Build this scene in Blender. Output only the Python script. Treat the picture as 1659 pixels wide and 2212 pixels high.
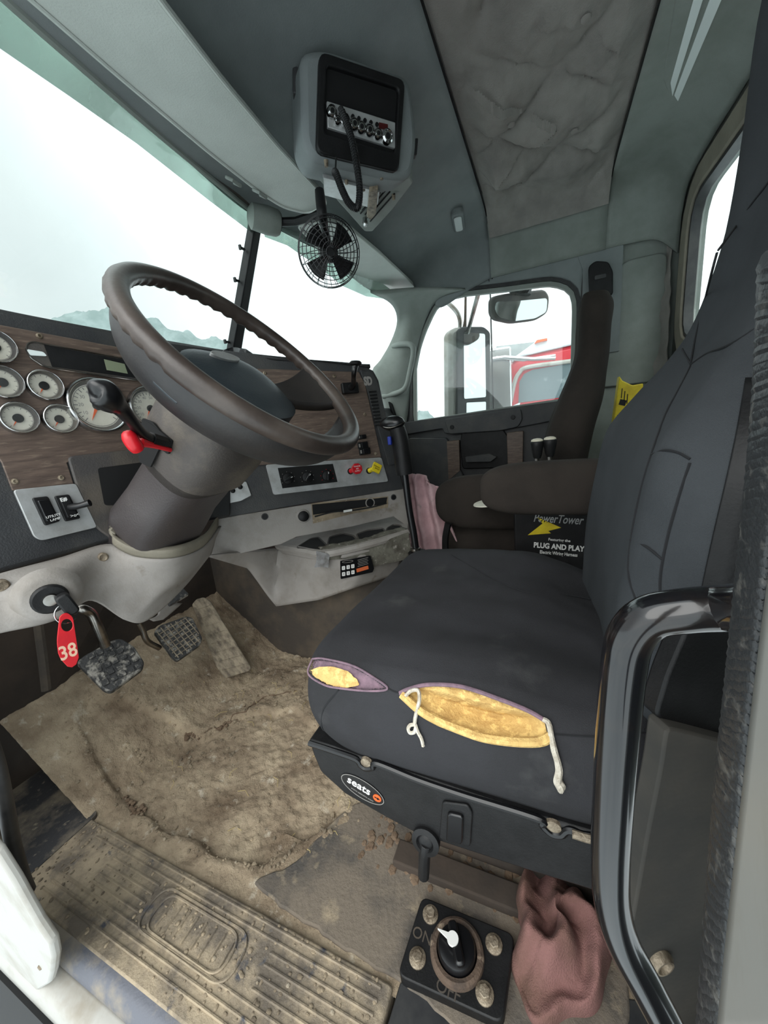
import bpy, bmesh, math, random
from mathutils import Vector, Matrix, noise
R_=math.radians; PI=math.pi
V=Vector
for o in list(bpy.data.objects): bpy.data.objects.remove(o)
scene=bpy.context.scene; COL=scene.collection
random.seed(7)

# ---------------------------------------------------------------- camera
IW,IH,F=1659.0,2212.0,796.0
CX,CY=IW/2,IH/2
CAM=V((-.13,0,.80))
_X=V((350,-231,F)).normalized(); _Y=V((-1810,4,F)); _Y=(_Y-_X*_X.dot(_Y)).normalized(); _Z=-_X.cross(_Y)
if _Z.y>0: _Z=-_Z
def c2w(d): return V((_X.dot(d),_Y.dot(d),_Z.dot(d)))
cam=bpy.data.objects.new('camera',bpy.data.cameras.new('camera')); COL.objects.link(cam)
cr,cu,cb=c2w(V((1,0,0))),c2w(V((0,-1,0))),c2w(V((0,0,-1)))
m=Matrix((cr,cu,cb)).transposed().to_4x4(); m.translation=CAM; cam.matrix_world=m
cam.data.sensor_fit='VERTICAL'; cam.data.sensor_height=36; cam.data.lens=F/IH*36; cam.data.clip_start=.01; cam.data.clip_end=500
scene.camera=cam
# ---------------------------------------------------------------- sky, exposure
scene.view_settings.view_transform='Standard'; scene.view_settings.look='None'
scene.view_settings.gamma=1; scene.view_settings.use_curve_mapping=False
scene.view_settings.exposure=1.02
w=bpy.data.worlds.new('overcast_sky'); scene.world=w; w.use_nodes=True
nt=w.node_tree; bg=nt.nodes['Background']; bg.inputs[1].default_value=1.15
tc=nt.nodes.new('ShaderNodeTexCoord'); mp=nt.nodes.new('ShaderNodeMapping'); mp.inputs['Scale'].default_value=(1,1,2.2)
nz=nt.nodes.new('ShaderNodeTexNoise'); nz.inputs['Scale'].default_value=1.3; nz.inputs['Detail'].default_value=3
rp=nt.nodes.new('ShaderNodeValToRGB'); rp.color_ramp.elements[0].position=.3; rp.color_ramp.elements[1].position=.7
rp.color_ramp.elements[0].color=(.80,.89,.92,1); rp.color_ramp.elements[1].color=(.92,.97,.98,1)
nt.links.new(tc.outputs['Generated'],mp.inputs[0]); nt.links.new(mp.outputs[0],nz.inputs[0]); nt.links.new(nz.outputs[0],rp.inputs[0]); sx=nt.nodes.new('ShaderNodeSeparateXYZ'); nt.links.new(tc.outputs['Generated'],sx.inputs[0])
mr=nt.nodes.new('ShaderNodeMapRange'); mr.interpolation_type='SMOOTHSTEP'; mr.inputs[1].default_value=.5; mr.inputs[2].default_value=.85; mr.inputs[3].default_value=1; mr.inputs[4].default_value=.47; nt.links.new(sx.outputs[1],mr.inputs[0])
ml=nt.nodes.new('ShaderNodeMix'); ml.data_type='RGBA'; ml.blend_type='MULTIPLY'; ml.inputs[0].default_value=1
nt.links.new(rp.outputs[0],ml.inputs[6]); nt.links.new(mr.outputs[0],ml.inputs[7]); nt.links.new(ml.outputs[2],bg.inputs[0])
def area(name,loc,tgt,sx,sy,power,col=(1,1,1)):
    l=bpy.data.lights.new(name,'AREA'); l.shape='RECTANGLE'; l.size=sx; l.size_y=sy; l.energy=power; l.color=col
    o=bpy.data.objects.new(name,l); COL.objects.link(o); o.location=loc
    o.rotation_euler=(V(tgt)-V(loc)).to_track_quat('-Z','Y').to_euler(); return o
sun=bpy.data.lights.new('hazy_sun','SUN'); sun.energy=1.2; sun.angle=R_(60); sun.color=(1,.98,.94)
so=bpy.data.objects.new('hazy_sun',sun); COL.objects.link(so); so.rotation_euler=V((.75,-.05,-.65)).to_track_quat('-Z','Y').to_euler()

# ---------------------------------------------------------------- geometry helpers
def ray(px,py): return c2w(V((px-CX,py-CY,F)))
def at(px,py,ax,v):
    d=ray(px,py); t=(v-CAM[ax])/d[ax]; return CAM+d*t
def near(px,py,dist): return CAM+ray(px,py).normalized()*dist
def proj(p):
    d=p-CAM; c=(V((_X.x,_Y.x,_Z.x)).dot(d),V((_X.y,_Y.y,_Z.y)).dot(d),V((_X.z,_Y.z,_Z.z)).dot(d))
    return (CX+F*c[0]/c[2],CY+F*c[1]/c[2]) if c[2]>0 else (-9e3,-9e3)
class Plane:
    def __init__(s,o,yaw=0,tilt=0,u=None,v=None):
        s.o=V(o)
        if u is None:
            y,t=R_(yaw),R_(tilt)
            s.u=V((math.cos(y),math.sin(y),0)); s.v=V((-math.sin(y)*math.sin(t),math.cos(y)*math.sin(t),math.cos(t)))
        else: s.u=V(u).normalized(); s.v=V(v).normalized()
        s.n=s.u.cross(s.v).normalized()
    def hit(s,px,py,h=0):
        d=ray(px,py); o=s.o+s.n*h; return CAM+d*((o-CAM).dot(s.n)/d.dot(s.n))
    def ab(s,px,py,h=0):
        q=s.hit(px,py,h)-s.o; return (q.dot(s.u),q.dot(s.v))
    def abs_(s,pts,h=0): return [s.ab(x,y,h) for x,y in pts]
    def w(s,a,b,h=0): return s.o+s.u*a+s.v*b+s.n*h
def rpoly(pts,r,seg=4):
    """round the corners of a 2-D polygon"""
    out=[]; n=len(pts)
    for i in range(n):
        p=V(pts[i]); a=V(pts[i-1])-p; b=V(pts[(i+1)%n])-p
        rr=min(r,a.length*.45,b.length*.45); p0=p+a.normalized()*rr; p1=p+b.normalized()*rr
        for k in range(seg+1):
            t=k/seg; out.append(tuple(p0*(1-t)**2+p*2*t*(1-t)+p1*t*t))
    return out
def rrect(cx,cy,w_,h_,r,rot=0,seg=4):
    P=rpoly([(-w_/2,-h_/2),(w_/2,-h_/2),(w_/2,h_/2),(-w_/2,h_/2)],r,seg); c,s=math.cos(rot),math.sin(rot)
    return [(cx+x*c-y*s,cy+x*s+y*c) for x,y in P]
def ell(cx,cy,a,b=None,n=32,rot=0):
    b=a if b is None else b; c,s=math.cos(rot),math.sin(rot)
    return [(cx+a*math.cos(t)*c-b*math.sin(t)*s,cy+a*math.cos(t)*s+b*math.sin(t)*c) for t in [2*PI*i/n for i in range(n)]]
def inside(p,poly):
    x,y=p; r=False; n=len(poly)
    for i in range(n):
        x0,y0=poly[i]; x1,y1=poly[i-1]
        if (y0>y)!=(y1>y) and x<(x1-x0)*(y-y0)/(y1-y0)+x0: r=not r
    return r
def pdist(p,poly,closed=True):
    x,y=p; b=1e9; n=len(poly)
    for i in range(0 if closed else 1,n):
        x0,y0=poly[i-1]; x1,y1=poly[i]; dx,dy=x1-x0,y1-y0; L=dx*dx+dy*dy
        t=max(0,min(1,((x-x0)*dx+(y-y0)*dy)/L)) if L else 0
        b=min(b,math.hypot(x-x0-t*dx,y-y0-t*dy))
    return b
def crom(P,n,closed=False):
    P=[V(p) for p in P]; out=[]; N=len(P)
    if N==1: return P*n
    if closed: idx=lambda i:P[i%N]; segs=N
    else:
        idx=lambda i:P[i] if 0<=i<N else (P[0]*2-P[1] if i<0 else P[-1]*2-P[-2]); segs=N-1
    cnt=n if closed else n-1
    for k in range(n):
        t=k/cnt*segs; i=min(int(t),segs-1); f=t-i
        a,b,c,d=idx(i-1),idx(i),idx(i+1),idx(i+2)
        out.append(.5*((2*b)+(c-a)*f+(2*a-5*b+4*c-d)*f*f+(3*b-a-3*c+d)*f*f*f))
    return out
def resample(P,n,closed=False):
    P=[V(p) for p in P]; Q=P+[P[0]] if closed else P
    L=[0]
    for i in range(1,len(Q)): L.append(L[-1]+(Q[i]-Q[i-1]).length)
    out=[]; cnt=n if closed else n-1; j=0
    for k in range(n):
        s=L[-1]*k/cnt
        while j<len(L)-2 and L[j+1]<s: j+=1
        f=(s-L[j])/max(L[j+1]-L[j],1e-9); out.append(Q[j].lerp(Q[j+1],min(1,f)))
    return out
class M:
    def __init__(s): s.v=[]; s.f=[]
    def add(s,vs,fs):
        b=len(s.v); s.v+= [V(x) for x in vs]; s.f+=[tuple(b+i for i in f) for f in fs]; return s
    def prism(s,pl,pts,h0,h1,inset=0):
        """outline in plane coords between heights h0..h1"""
        n=len(pts)
        lo=[pl.w(a,b,h0) for a,b in pts]
        if inset:
            cx=sum(a for a,b in pts)/n; cy=sum(b for a,b in pts)/n; hi=[]
            for a,b in pts:
                d=math.hypot(a-cx,b-cy); k=max(0,1-inset/d) if d else 1; hi.append(pl.w(cx+(a-cx)*k,cy+(b-cy)*k,h1))
        else: hi=[pl.w(a,b,h1) for a,b in pts]
        return s.add(lo+hi,[tuple(range(n))[::-1],tuple(range(n,2*n))]+[(i,(i+1)%n,n+(i+1)%n,n+i) for i in range(n)])
    def ext(s,pts,vec):
        n=len(pts); pts=[V(p) for p in pts]; vec=V(vec)
        return s.add(pts+[p+vec for p in pts],[tuple(range(n))[::-1],tuple(range(n,2*n))]+[(i,(i+1)%n,n+(i+1)%n,n+i) for i in range(n)])
    def ring(s,pl,outer,inner,h0,h1,n=64,same=False):
        if not same:
            ci=V((sum(p[0] for p in inner)/len(inner),sum(p[1] for p in inner)/len(inner)))
            inner=[tuple(p) for p in resample([V((a,b)) for a,b in inner],n,True)]
            def cast(q):
                d=(V(q)-ci).normalized(); best=None
                for i in range(len(outer)):
                    a,b=V(outer[i-1]),V(outer[i]); e=b-a; den=d.x*e.y-d.y*e.x
                    if abs(den)<1e-12: continue
                    t=((a.x-ci.x)*e.y-(a.y-ci.y)*e.x)/den; u=((a.x-ci.x)*d.y-(a.y-ci.y)*d.x)/den
                    if t>0 and -1e-6<=u<=1+1e-6 and (best is None or t>best): best=t
                return tuple(ci+d*(best or .1))
            outer=[cast(q) for q in inner]
        n=len(inner)
        vs=[pl.w(a,b,h) for h in (h0,h1) for P in (outer,inner) for a,b in P]; fs=[]
        for i in range(n):
            j=(i+1)%n
            fs+=[(i,j,n+j,n+i)[::-1],(2*n+i,2*n+j,3*n+j,3*n+i),(i,j,2*n+j,2*n+i),(n+i,n+j,3*n+j,3*n+i)[::-1]]
        return s.add(vs,fs)
    def box(s,c,sz,rot=None):
        c=V(c); hx,hy,hz=[k/2 for k in sz]; Rm=rot or Matrix.Identity(3)
        vs=[c+Rm@V((x,y,z)) for x in(-hx,hx) for y in(-hy,hy) for z in(-hz,hz)]
        return s.add(vs,[(0,1,3,2),(4,6,7,5),(0,4,5,1),(2,3,7,6),(0,2,6,4),(1,5,7,3)])
    def tube(s,P,r,n=10,sm=0,closed=False,caps=True):
        P=[V(p) for p in P]
        if sm: 
            if not isinstance(r,(int,float)):
                rr=crom([V((q,0,0)) for q in r],sm,closed); r=[q.x for q in rr]
            P=crom(P,sm,closed)
        N=len(P); rs=[r]*N if isinstance(r,(int,float)) else r
        T=[((P[(i+1)%N]-P[i-1]) if closed else (P[min(i+1,N-1)]-P[max(i-1,0)])).normalized() for i in range(N)]
        u=T[0].orthogonal().normalized(); vs=[]
        for i in range(N):
            u=(u-T[i]*u.dot(T[i])).normalized(); w_=T[i].cross(u)
            vs+=[P[i]+(u*math.cos(2*PI*k/n)+w_*math.sin(2*PI*k/n))*rs[i] for k in range(n)]
        fs=[]
        for i in range(N if closed else N-1):
            a,b=i*n,((i+1)%N)*n
            if closed and i==N-1:
                # match twist
                best=min(range(n),key=lambda q:(vs[a]-vs[b+q]).length)
                fs+=[(a+k,a+(k+1)%n,b+(k+1+best)%n,b+(k+best)%n) for k in range(n)]
            else: fs+=[(a+k,a+(k+1)%n,b+(k+1)%n,b+k) for k in range(n)]
        if caps and not closed: fs+=[tuple(range(n))[::-1],tuple((N-1)*n+k for k in range(n))]
        return s.add(vs,fs)
    def lathe(s,c,axis,prof,n=32,u=None,sx=1,sy=1,cap=True):
        c=V(c); axis=V(axis).normalized(); u=V(u).normalized() if u is not None else axis.orthogonal().normalized(); u=(u-axis*u.dot(axis)).normalized(); w_=axis.cross(u)
        vs=[c+axis*h+(u*math.cos(2*PI*k/n)*sx+w_*math.sin(2*PI*k/n)*sy)*r for r,h in prof for k in range(n)]; fs=[]
        for i in range(len(prof)-1): fs+=[(i*n+k,i*n+(k+1)%n,(i+1)*n+(k+1)%n,(i+1)*n+k) for k in range(n)]
        if cap: fs+=[tuple(range(n))[::-1],tuple((len(prof)-1)*n+k for k in range(n))]
        return s.add(vs,fs)
    def loft(s,rings,caps=True):
        n=len(rings[0]); vs=[p for r in rings for p in r]; fs=[]
        for i in range(len(rings)-1): fs+=[(i*n+k,i*n+(k+1)%n,(i+1)*n+(k+1)%n,(i+1)*n+k) for k in range(n)]
        if caps: fs+=[tuple(range(n))[::-1],tuple((len(rings)-1)*n+k for k in range(n))]
        return s.add(vs,fs)
    def grid(s,fn,nu,nv,skip=None):
        b=[[V(fn(i/(nu-1),j/(nv-1))) for i in range(nu)] for j in range(nv)]
        vs=[p for r in b for p in r]; fs=[]
        for j in range(nv-1):
            for i in range(nu-1):
                q=(j*nu+i,j*nu+i+1,(j+1)*nu+i+1,(j+1)*nu+i)
                if skip and skip([vs[k] for k in q]): continue
                fs.append(q)
        return s.add(vs,fs)
    def patch(s,rows,nu=24,nv=16,disp=None,sm=True):
        """rows of 3-D points, splined into a smooth sheet"""
        R1=[crom(r,nu) if sm else resample(r,nu) for r in rows]
        cols=[crom([R1[j][i] for j in range(len(rows))],nv) if sm else resample([R1[j][i] for j in range(len(rows))],nv) for i in range(nu)]
        def fn(a,b):
            i=round(a*(nu-1)); j=round(b*(nv-1)); p=cols[i][j]
            return p+disp(a,b,p) if disp else p
        return s.grid(fn,nu,nv)
    def sphere(s,c,r,nu=12,nv=8,sc=(1,1,1)):
        c=V(c); prof=[(math.sin(PI*j/nv),-math.cos(PI*j/nv)) for j in range(1,nv)]
        vs=[c+V((math.cos(2*PI*i/nu)*a*sc[0],math.sin(2*PI*i/nu)*a*sc[1],h*sc[2]))*r for a,h in prof for i in range(nu)]; L=len(prof)
        vs+=[c+V((0,0,-r*sc[2])),c+V((0,0,r*sc[2]))]
        fs=[(j*nu+i,j*nu+(i+1)%nu,(j+1)*nu+(i+1)%nu,(j+1)*nu+i) for j in range(L-1) for i in range(nu)]
        fs+=[(L*nu,(i+1)%nu,i) for i in range(nu)]+[(L*nu+1,(L-1)*nu+i,(L-1)*nu+(i+1)%nu) for i in range(nu)]
        return s.add(vs,fs)
    def base(s):
        xs=[p.x for p in s.v]; ys=[p.y for p in s.v]; zs=[p.z for p in s.v]
        return V(((min(xs)+max(xs))/2,(min(ys)+max(ys))/2,min(zs)))
ROOT={}
def obj(name,m_,mt,parent=None,bevel=0,solid=0,label=None,ang=40,fixn=True,offset=-1):
    me=bpy.data.meshes.new(name); o=bpy.data.objects.new(name,me); COL.objects.link(o)
    org=ROOT[parent.name] if parent else m_.base()
    me.from_pydata([tuple(p-org) for p in m_.v],[],m_.f); 
    if fixn:
        bm=bmesh.new(); bm.from_mesh(me); bmesh.ops.recalc_face_normals(bm,faces=bm.faces); bm.to_mesh(me); bm.free()
    me.polygons.foreach_set('use_smooth',[True]*len(me.polygons)); me.set_sharp_from_angle(angle=R_(ang)); me.update()
    if mt: me.materials.append(mt)
    if parent: o.parent=parent
    else: o.location=org
    ROOT[o.name]=org
    if solid:
        d=o.modifiers.new('solid','SOLIDIFY'); d.thickness=solid; d.offset=offset
    if bevel:
        d=o.modifiers.new('bevel','BEVEL'); d.width=bevel; d.segments=2; d.limit_method='ANGLE'; d.angle_limit=R_(35)
    if label: o['label']=label
    return o
def thing(name,loc,label,cat,group=None):
    o=bpy.data.objects.new(name,None); COL.objects.link(o); o.location=loc; o.empty_display_size=.05; ROOT[o.name]=V(loc)
    tag(o,label,cat,group); return o
def tag(o,label,cat,group=None):
    o['label']=label; o['category']=cat
    if group: o['group']=group
    return o
def struct(o,label=None):
    o['kind']='structure'
    if label: o['label']=label
    return o
def text(name,s,pl,a,b,size,h,mt,parent,rot=0,depth=.0004,sx=1,bold=0,shear=0):
    cv=bpy.data.curves.new(name,'FONT'); cv.body=s; cv.size=size; cv.extrude=depth; cv.align_x='CENTER'; cv.align_y='CENTER'; cv.offset=bold; cv.shear=shear; cv.resolution_u=3
    t=bpy.data.objects.new('tmp',cv); COL.objects.link(t); bpy.context.view_layer.update()
    me=t.evaluated_get(bpy.context.evaluated_depsgraph_get()).to_mesh()
    m_=M(); c,s_=math.cos(rot),math.sin(rot)
    m_.add([pl.w(a+(q.co.x*sx)*c-q.co.y*s_,b+(q.co.x*sx)*s_+q.co.y*c,h+q.co.z) for q in me.vertices],[tuple(p.vertices) for p in me.polygons])
    bpy.data.objects.remove(t); bpy.data.curves.remove(cv)
    return obj(name,m_,mt,parent,fixn=False)

# ---------------------------------------------------------------- materials
def lin(c): return tuple(((x/255)/12.92 if x/255<.04045 else ((x/255+.055)/1.055)**2.4) for x in c)+(1,)
def mat(name,c,c2=None,sc=12,rough=.6,metal=0,bump=0,bsc=60,amt=(.4,.65),st=(1,1,1),spec=.5,c3=None,sc3=40,amt3=(.6,.7),emit=0,coat=0,detail=5,det2=2,bd=.002):
    mt=bpy.data.materials.new(name); mt.use_nodes=True; n=mt.node_tree.nodes; L=mt.node_tree.links; b=n['Principled BSDF']
    b.inputs['Base Color'].default_value=lin(c); b.inputs['Roughness'].default_value=rough; b.inputs['Metallic'].default_value=metal; b.inputs['Specular IOR Level'].default_value=spec; b.inputs['Coat Weight'].default_value=coat
    tcn=n.new('ShaderNodeTexCoord'); mpn=n.new('ShaderNodeMapping'); mpn.inputs['Scale'].default_value=st; L.new(tcn.outputs['Object'],mpn.inputs[0])
    def nz_(s_,d): 
        q=n.new('ShaderNodeTexNoise'); q.inputs['Scale'].default_value=s_; q.inputs['Detail'].default_value=d; q.inputs['Roughness'].default_value=.62; L.new(mpn.outputs[0],q.inputs[0]); return q
    def mixc(fac,a,cb_):
        x=n.new('ShaderNodeMix'); x.data_type='RGBA'; L.new(fac,x.inputs[0])
        if isinstance(a,tuple): x.inputs[6].default_value=a
        else: L.new(a,x.inputs[6])
        x.inputs[7].default_value=cb_; return x.outputs[2]
    def mr(src,a):
        q=n.new('ShaderNodeMapRange'); q.inputs[1].default_value=a[0]; q.inputs[2].default_value=a[1]; L.new(src,q.inputs[0]); return q.outputs[0]
    cur=lin(c)
    if c2: cur=mixc(mr(nz_(sc,detail).outputs[0],amt),cur,lin(c2))
    if c3: cur=mixc(mr(nz_(sc3,detail).outputs[0],amt3),cur,lin(c3))
    if not isinstance(cur,tuple): L.new(cur,b.inputs['Base Color'])
    if bump:
        bp=n.new('ShaderNodeBump'); bp.inputs['Strength'].default_value=bump; bp.inputs['Distance'].default_value=bd; L.new(nz_(bsc,det2).outputs[0],bp.inputs['Height']); L.new(bp.outputs[0],b.inputs['Normal'])
    return mt
plight=mat('light_grey_plastic',(146,141,136),(122,116,109),8,.6,bump=.25,bsc=260,amt=(.45,.7),c3=(110,100,88),sc3=14,amt3=(.62,.75))
ptrim=mat('grey_green_trim',(136,142,137),(122,128,122),6,.7,bump=.25,bsc=300)
pceil=mat('overhead_plastic',(128,134,134),(116,122,123),5,.75,bump=.2,bsc=300)
pvisor=mat('visor_vinyl',(196,202,196),(184,190,184),5,.6,bump=.3,bsc=300)
pquilt=mat('quilted_cloth',(146,142,137),(128,124,120),7,.95,bump=.5,bsc=220)
pdark=mat('black_dash_plastic',(50,51,53),(70,69,66),9,.55,bump=.4,bsc=320,amt=(.45,.75))
pdark2=mat('dusty_dark_plastic_and_shade',(66,63,62),(96,88,78),6,.6,bump=.35,bsc=300,amt=(.42,.72))  # dusty trim colour, also used for the painted shade at the header
pcow=mat('dusty_cowl_plastic',(70,65,62),(112,103,90),5,.6,bump=.35,bsc=300,amt=(.45,.68))
pcol=mat('column_plastic',(62,57,57),(84,76,70),5,.45,bump=.3,bsc=300,amt=(.48,.75),c3=(126,117,100),sc3=9,amt3=(.6,.75))
pblack=mat('black_plastic',(17,17,18),(27,27,28),20,.5,bump=.15,bsc=300,spec=.3)
pvoid=mat('deep_black',(9,9,10),rough=.9)
posttrim=mat('dusty_post_trim',(50,49,46),(66,62,56),6,.8,bump=.3)
firew=mat('firewall_liner',(48,42,37),(66,56,48),6,.95,bump=.5)
gloss=mat('gloss_black',(16,16,18),rough=.3)
webm=mat('wheel_spoke_plastic',(36,35,36),(50,47,45),7,.45,bump=.15,bsc=200)
wheelm=mat('worn_wheel_rubber',(56,48,44),(86,77,71),7,.38,bump=.15,bsc=120,amt=(.4,.7))
padm=mat('wheel_pad',(44,52,58),(56,62,66),8,.5,bump=.3,bsc=260)
wood=mat('walnut_veneer',(104,88,78),(74,62,56),16,.5,st=(1,1,9),bump=.1,bsc=80,amt=(.35,.7),c3=(128,112,98),sc3=30,amt3=(.55,.75))
alu=mat('brushed_aluminium',(178,180,180),(160,160,158),30,.38,metal=.35,bump=.1,bsc=200)
chrome=mat('chrome',(190,190,190),rough=.15,metal=1)
chromew=mat('worn_chrome',(150,148,144),(110,100,90),20,.28,metal=1)
blackchrome=mat('black_painted_tube',(15,15,18),(46,37,31),9,.15,coat=.3,amt=(.55,.75))
dial=mat('cream_dial',(226,222,208),(212,208,192),20,.6)
redm=mat('red_plastic',(200,22,34),(170,18,30),20,.35)
orange=mat('orange_paint',(225,90,30),rough=.5)
yellow=mat('yellow_plastic',(222,200,30),(196,170,24),20,.5)
white=mat('white_print',(215,215,212),rough=.6)
greyp=mat('grey_print',(135,132,128),rough=.6)
bluem=mat('blue_button',(26,46,140),rough=.4)
lcd=mat('lcd_green',(128,136,112),rough=.3)
seatf=mat('black_seat_cloth',(49,49,52),(43,43,45),8,.85,bump=.5,bsc=900,spec=.25,c3=(72,72,72),sc3=7,amt3=(.62,.8))
seatb=mat('seat_bolster_cloth',(62,65,68),(55,58,61),6,.9,bump=.5,bsc=900,spec=.25)
seatp=mat('passenger_seat_cloth',(52,47,43),(42,38,35),6,.95,bump=.5,bsc=900,spec=.2)
beige=mat('beige_vinyl',(132,126,112),(116,110,98),8,.7,bump=.3,bsc=200)
seam=mat('seam_thread',(24,25,28),rough=.9)
lining=mat('purple_grey_lining',(128,104,116),(100,84,94),60,.95,bump=.4,bsc=400)
foam=mat('yellow_foam',(206,172,108),(182,146,88),40,.95,bump=1,bsc=260,c3=(226,192,122),sc3=90,amt3=(.5,.6))
rope=mat('frayed_white_cord',(205,198,184),(170,160,144),90,.9,bump=.8,bsc=500)
mud=mat('dried_mud',(180,163,138),(118,101,82),9,.95,bump=1,bsc=170,bd=.005,amt=(.36,.66),c3=(206,196,178),sc3=26,amt3=(.6,.74),detail=9,det2=8)
mud2=mat('floor_mud_scuffed',(162,146,122),(92,82,70),9,.95,bump=1,bsc=140,amt=(.4,.68),c3=(176,166,148),sc3=38,amt3=(.6,.7),detail=9,det2=8)
mudd=mat('dark_crumbly_mud',(96,78,62),(120,102,84),40,1,bump=1,bsc=160)
darkmat=mat('dusty_rubber_mat',(52,52,54),(122,112,98),11,.85,bump=.8,bsc=120,amt=(.46,.62),c3=(150,140,122),sc3=60,amt3=(.6,.72),detail=9,det2=6)
darkmat2=mat('dusty_brown_rubber',(112,102,90),(74,70,66),8,.9,bump=1,bsc=130,amt=(.45,.62),c3=(150,136,114),sc3=18,amt3=(.56,.7),detail=9,det2=6)
felt=mat('charcoal_floor_liner',(66,60,54),(88,78,66),9,.95,bump=.5,bsc=120,amt=(.45,.7))
platem=mat('muddy_tread_plate',(164,149,126),(106,97,86),16,.7,metal=.15,bump=1,bsc=160,amt=(.42,.62),c3=(70,72,80),sc3=22,amt3=(.62,.7),detail=9,det2=6)
sillrub=mat('sill_edge_rubber',(92,94,102),(130,122,110),14,.6,bump=.5,bsc=120,amt=(.45,.62),detail=8)
paint=mat('dirty_white_paint',(162,160,154),(134,126,112),9,.45,bump=.1,bsc=60,amt=(.5,.72),detail=8)
rubber=mat('ribbed_black_rubber',(40,42,44),(92,90,86),160,.5,bump=.3,bsc=500,amt=(.55,.7))
bluerub=mat('dark_seal_rubber',(30,31,34),(52,52,52),20,.5)
pedalr=mat('worn_pedal_rubber',(50,50,50),(140,136,128),55,.6,bump=1,bsc=150,amt=(.5,.62),detail=6)
pedald=mat('dusty_pedal',(152,140,120),(98,88,76),30,.85,bump=.8,bsc=200,st=(3,1,1))
rust=mat('rusty_steel',(92,76,64),(58,50,45),26,.85,metal=.2,bump=1,bsc=120,c3=(158,140,120),sc3=40,amt3=(.58,.7))
boltm=mat('muddy_bolt',(150,138,120),(90,78,64),60,.6,metal=.5,bump=.6,bsc=200)
ragm=mat('dirty_red_rag',(124,88,84),(96,70,60),12,.95,bump=.8,bsc=500)
pinkm=mat('pink_towel',(222,188,192),(186,150,154),10,.95,bump=.9,bsc=500,c3=(150,140,128),sc3=14,amt3=(.6,.72))
tapem=mat('duct_tape',(170,170,172),(126,124,120),40,.35,metal=.4,bump=.5,bsc=90)
tapegrey=mat('grimy_tape',(104,102,92),(70,66,58),26,.7,bump=1,bsc=90,c3=(150,146,138),sc3=50,amt3=(.6,.7))
cordm=mat('black_cord',(26,27,28),rough=.5)
snow=mat('snow',(228,234,236),(206,214,218),.8,.9)
snowc=mat('packed_snow',(232,238,240),(210,218,222),8,.9,bump=.5,bsc=30)
redtruck=mat('red_truck_paint',(190,36,50),(200,70,80),8,.3,coat=.4,amt=(.55,.75))
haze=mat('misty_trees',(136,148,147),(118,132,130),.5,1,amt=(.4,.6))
tglass=mat('dark_side_glass',(96,108,112),(140,150,152),6,.15,amt=(.55,.7))
greysteel=mat('grey_steel_body',(150,158,158),(124,130,130),3,.6)
lens=mat('frosted_lens',(226,234,232),rough=.2)
def glassmat(name,tint,spec=.08,dirt=0):
    mt=bpy.data.materials.new(name); mt.use_nodes=True; n=mt.node_tree.nodes; L=mt.node_tree.links
    for x in list(n):
        if x.type!='OUTPUT_MATERIAL': n.remove(x)
    out=[x for x in n if x.type=='OUTPUT_MATERIAL'][0]
    tr=n.new('ShaderNodeBsdfTransparent'); tr.inputs[0].default_value=tint+(1,)
    gl=n.new('ShaderNodeBsdfGlossy'); gl.inputs['Roughness'].default_value=.02; gl.inputs[0].default_value=(1,1,1,1)
    mx=n.new('ShaderNodeMixShader'); mx.inputs[0].default_value=spec
    L.new(tr.outputs[0],mx.inputs[1]); L.new(gl.outputs[0],mx.inputs[2]); last=mx
    if dirt:
        df=n.new('ShaderNodeBsdfDiffuse'); df.inputs[0].default_value=(.75,.78,.76,1)
        nz2=n.new('ShaderNodeTexNoise'); nz2.inputs['Scale'].default_value=7; nz2.inputs['Detail'].default_value=9
        t2=n.new('ShaderNodeTexCoord'); L.new(t2.outputs['Object'],nz2.inputs[0])
        q=n.new('ShaderNodeMapRange'); q.inputs[1].default_value=.35; q.inputs[2].default_value=.8; q.inputs[4].default_value=dirt; L.new(nz2.outputs[0],q.inputs[0])
        m2=n.new('ShaderNodeMixShader'); L.new(q.outputs[0],m2.inputs[0]); L.new(mx.outputs[0],m2.inputs[1]); L.new(df.outputs[0],m2.inputs[2]); last=m2
    L.new(last.outputs[0],out.inputs[0]); return mt
glass=glassmat('window_glass',(.93,.97,.96),.04,.05)
glasst=glassmat('tinted_glass_band',(.50,.58,.54),.05,.35)
gclear=glassmat('gauge_glass',(.97,.97,.97),.03,.05)
mirrorm=mat('mirror_glass',(200,206,206),rough=.03,metal=1)

# ================================================================ SETTING
L=Plane((.38,.88,.9),-5,4)            # driver's instrument panel
Cn=Plane((.68,.86,.9),-42,4)          # centre panel, turned to the driver
DO=Plane((1.93,0,0),-90)              # passenger door (a=-y, b=z)
RW=Plane((0,-.5,0),180)               # rear wall (a=-x, b=z)
OUT=Plane((.25,0,0),-90)              # outboard face of the driver's seat
def thru(a,b,c):                      # plane through three points, normal to the camera side
    a,b,c=V(a),V(b),V(c); u=(b-a).normalized(); n=u.cross(c-a).normalized()
    if n.dot(CAM-a)<0: n=-n
    return Plane(a,u=u,v=n.cross(u))
WL=thru((1.02,.86,1.5),(1.02,1.095,1.127),(.06,.6,1.5))
WR=thru((1.02,.86,1.5),(1.02,1.095,1.127),(1.95,.62,1.45))

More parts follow.
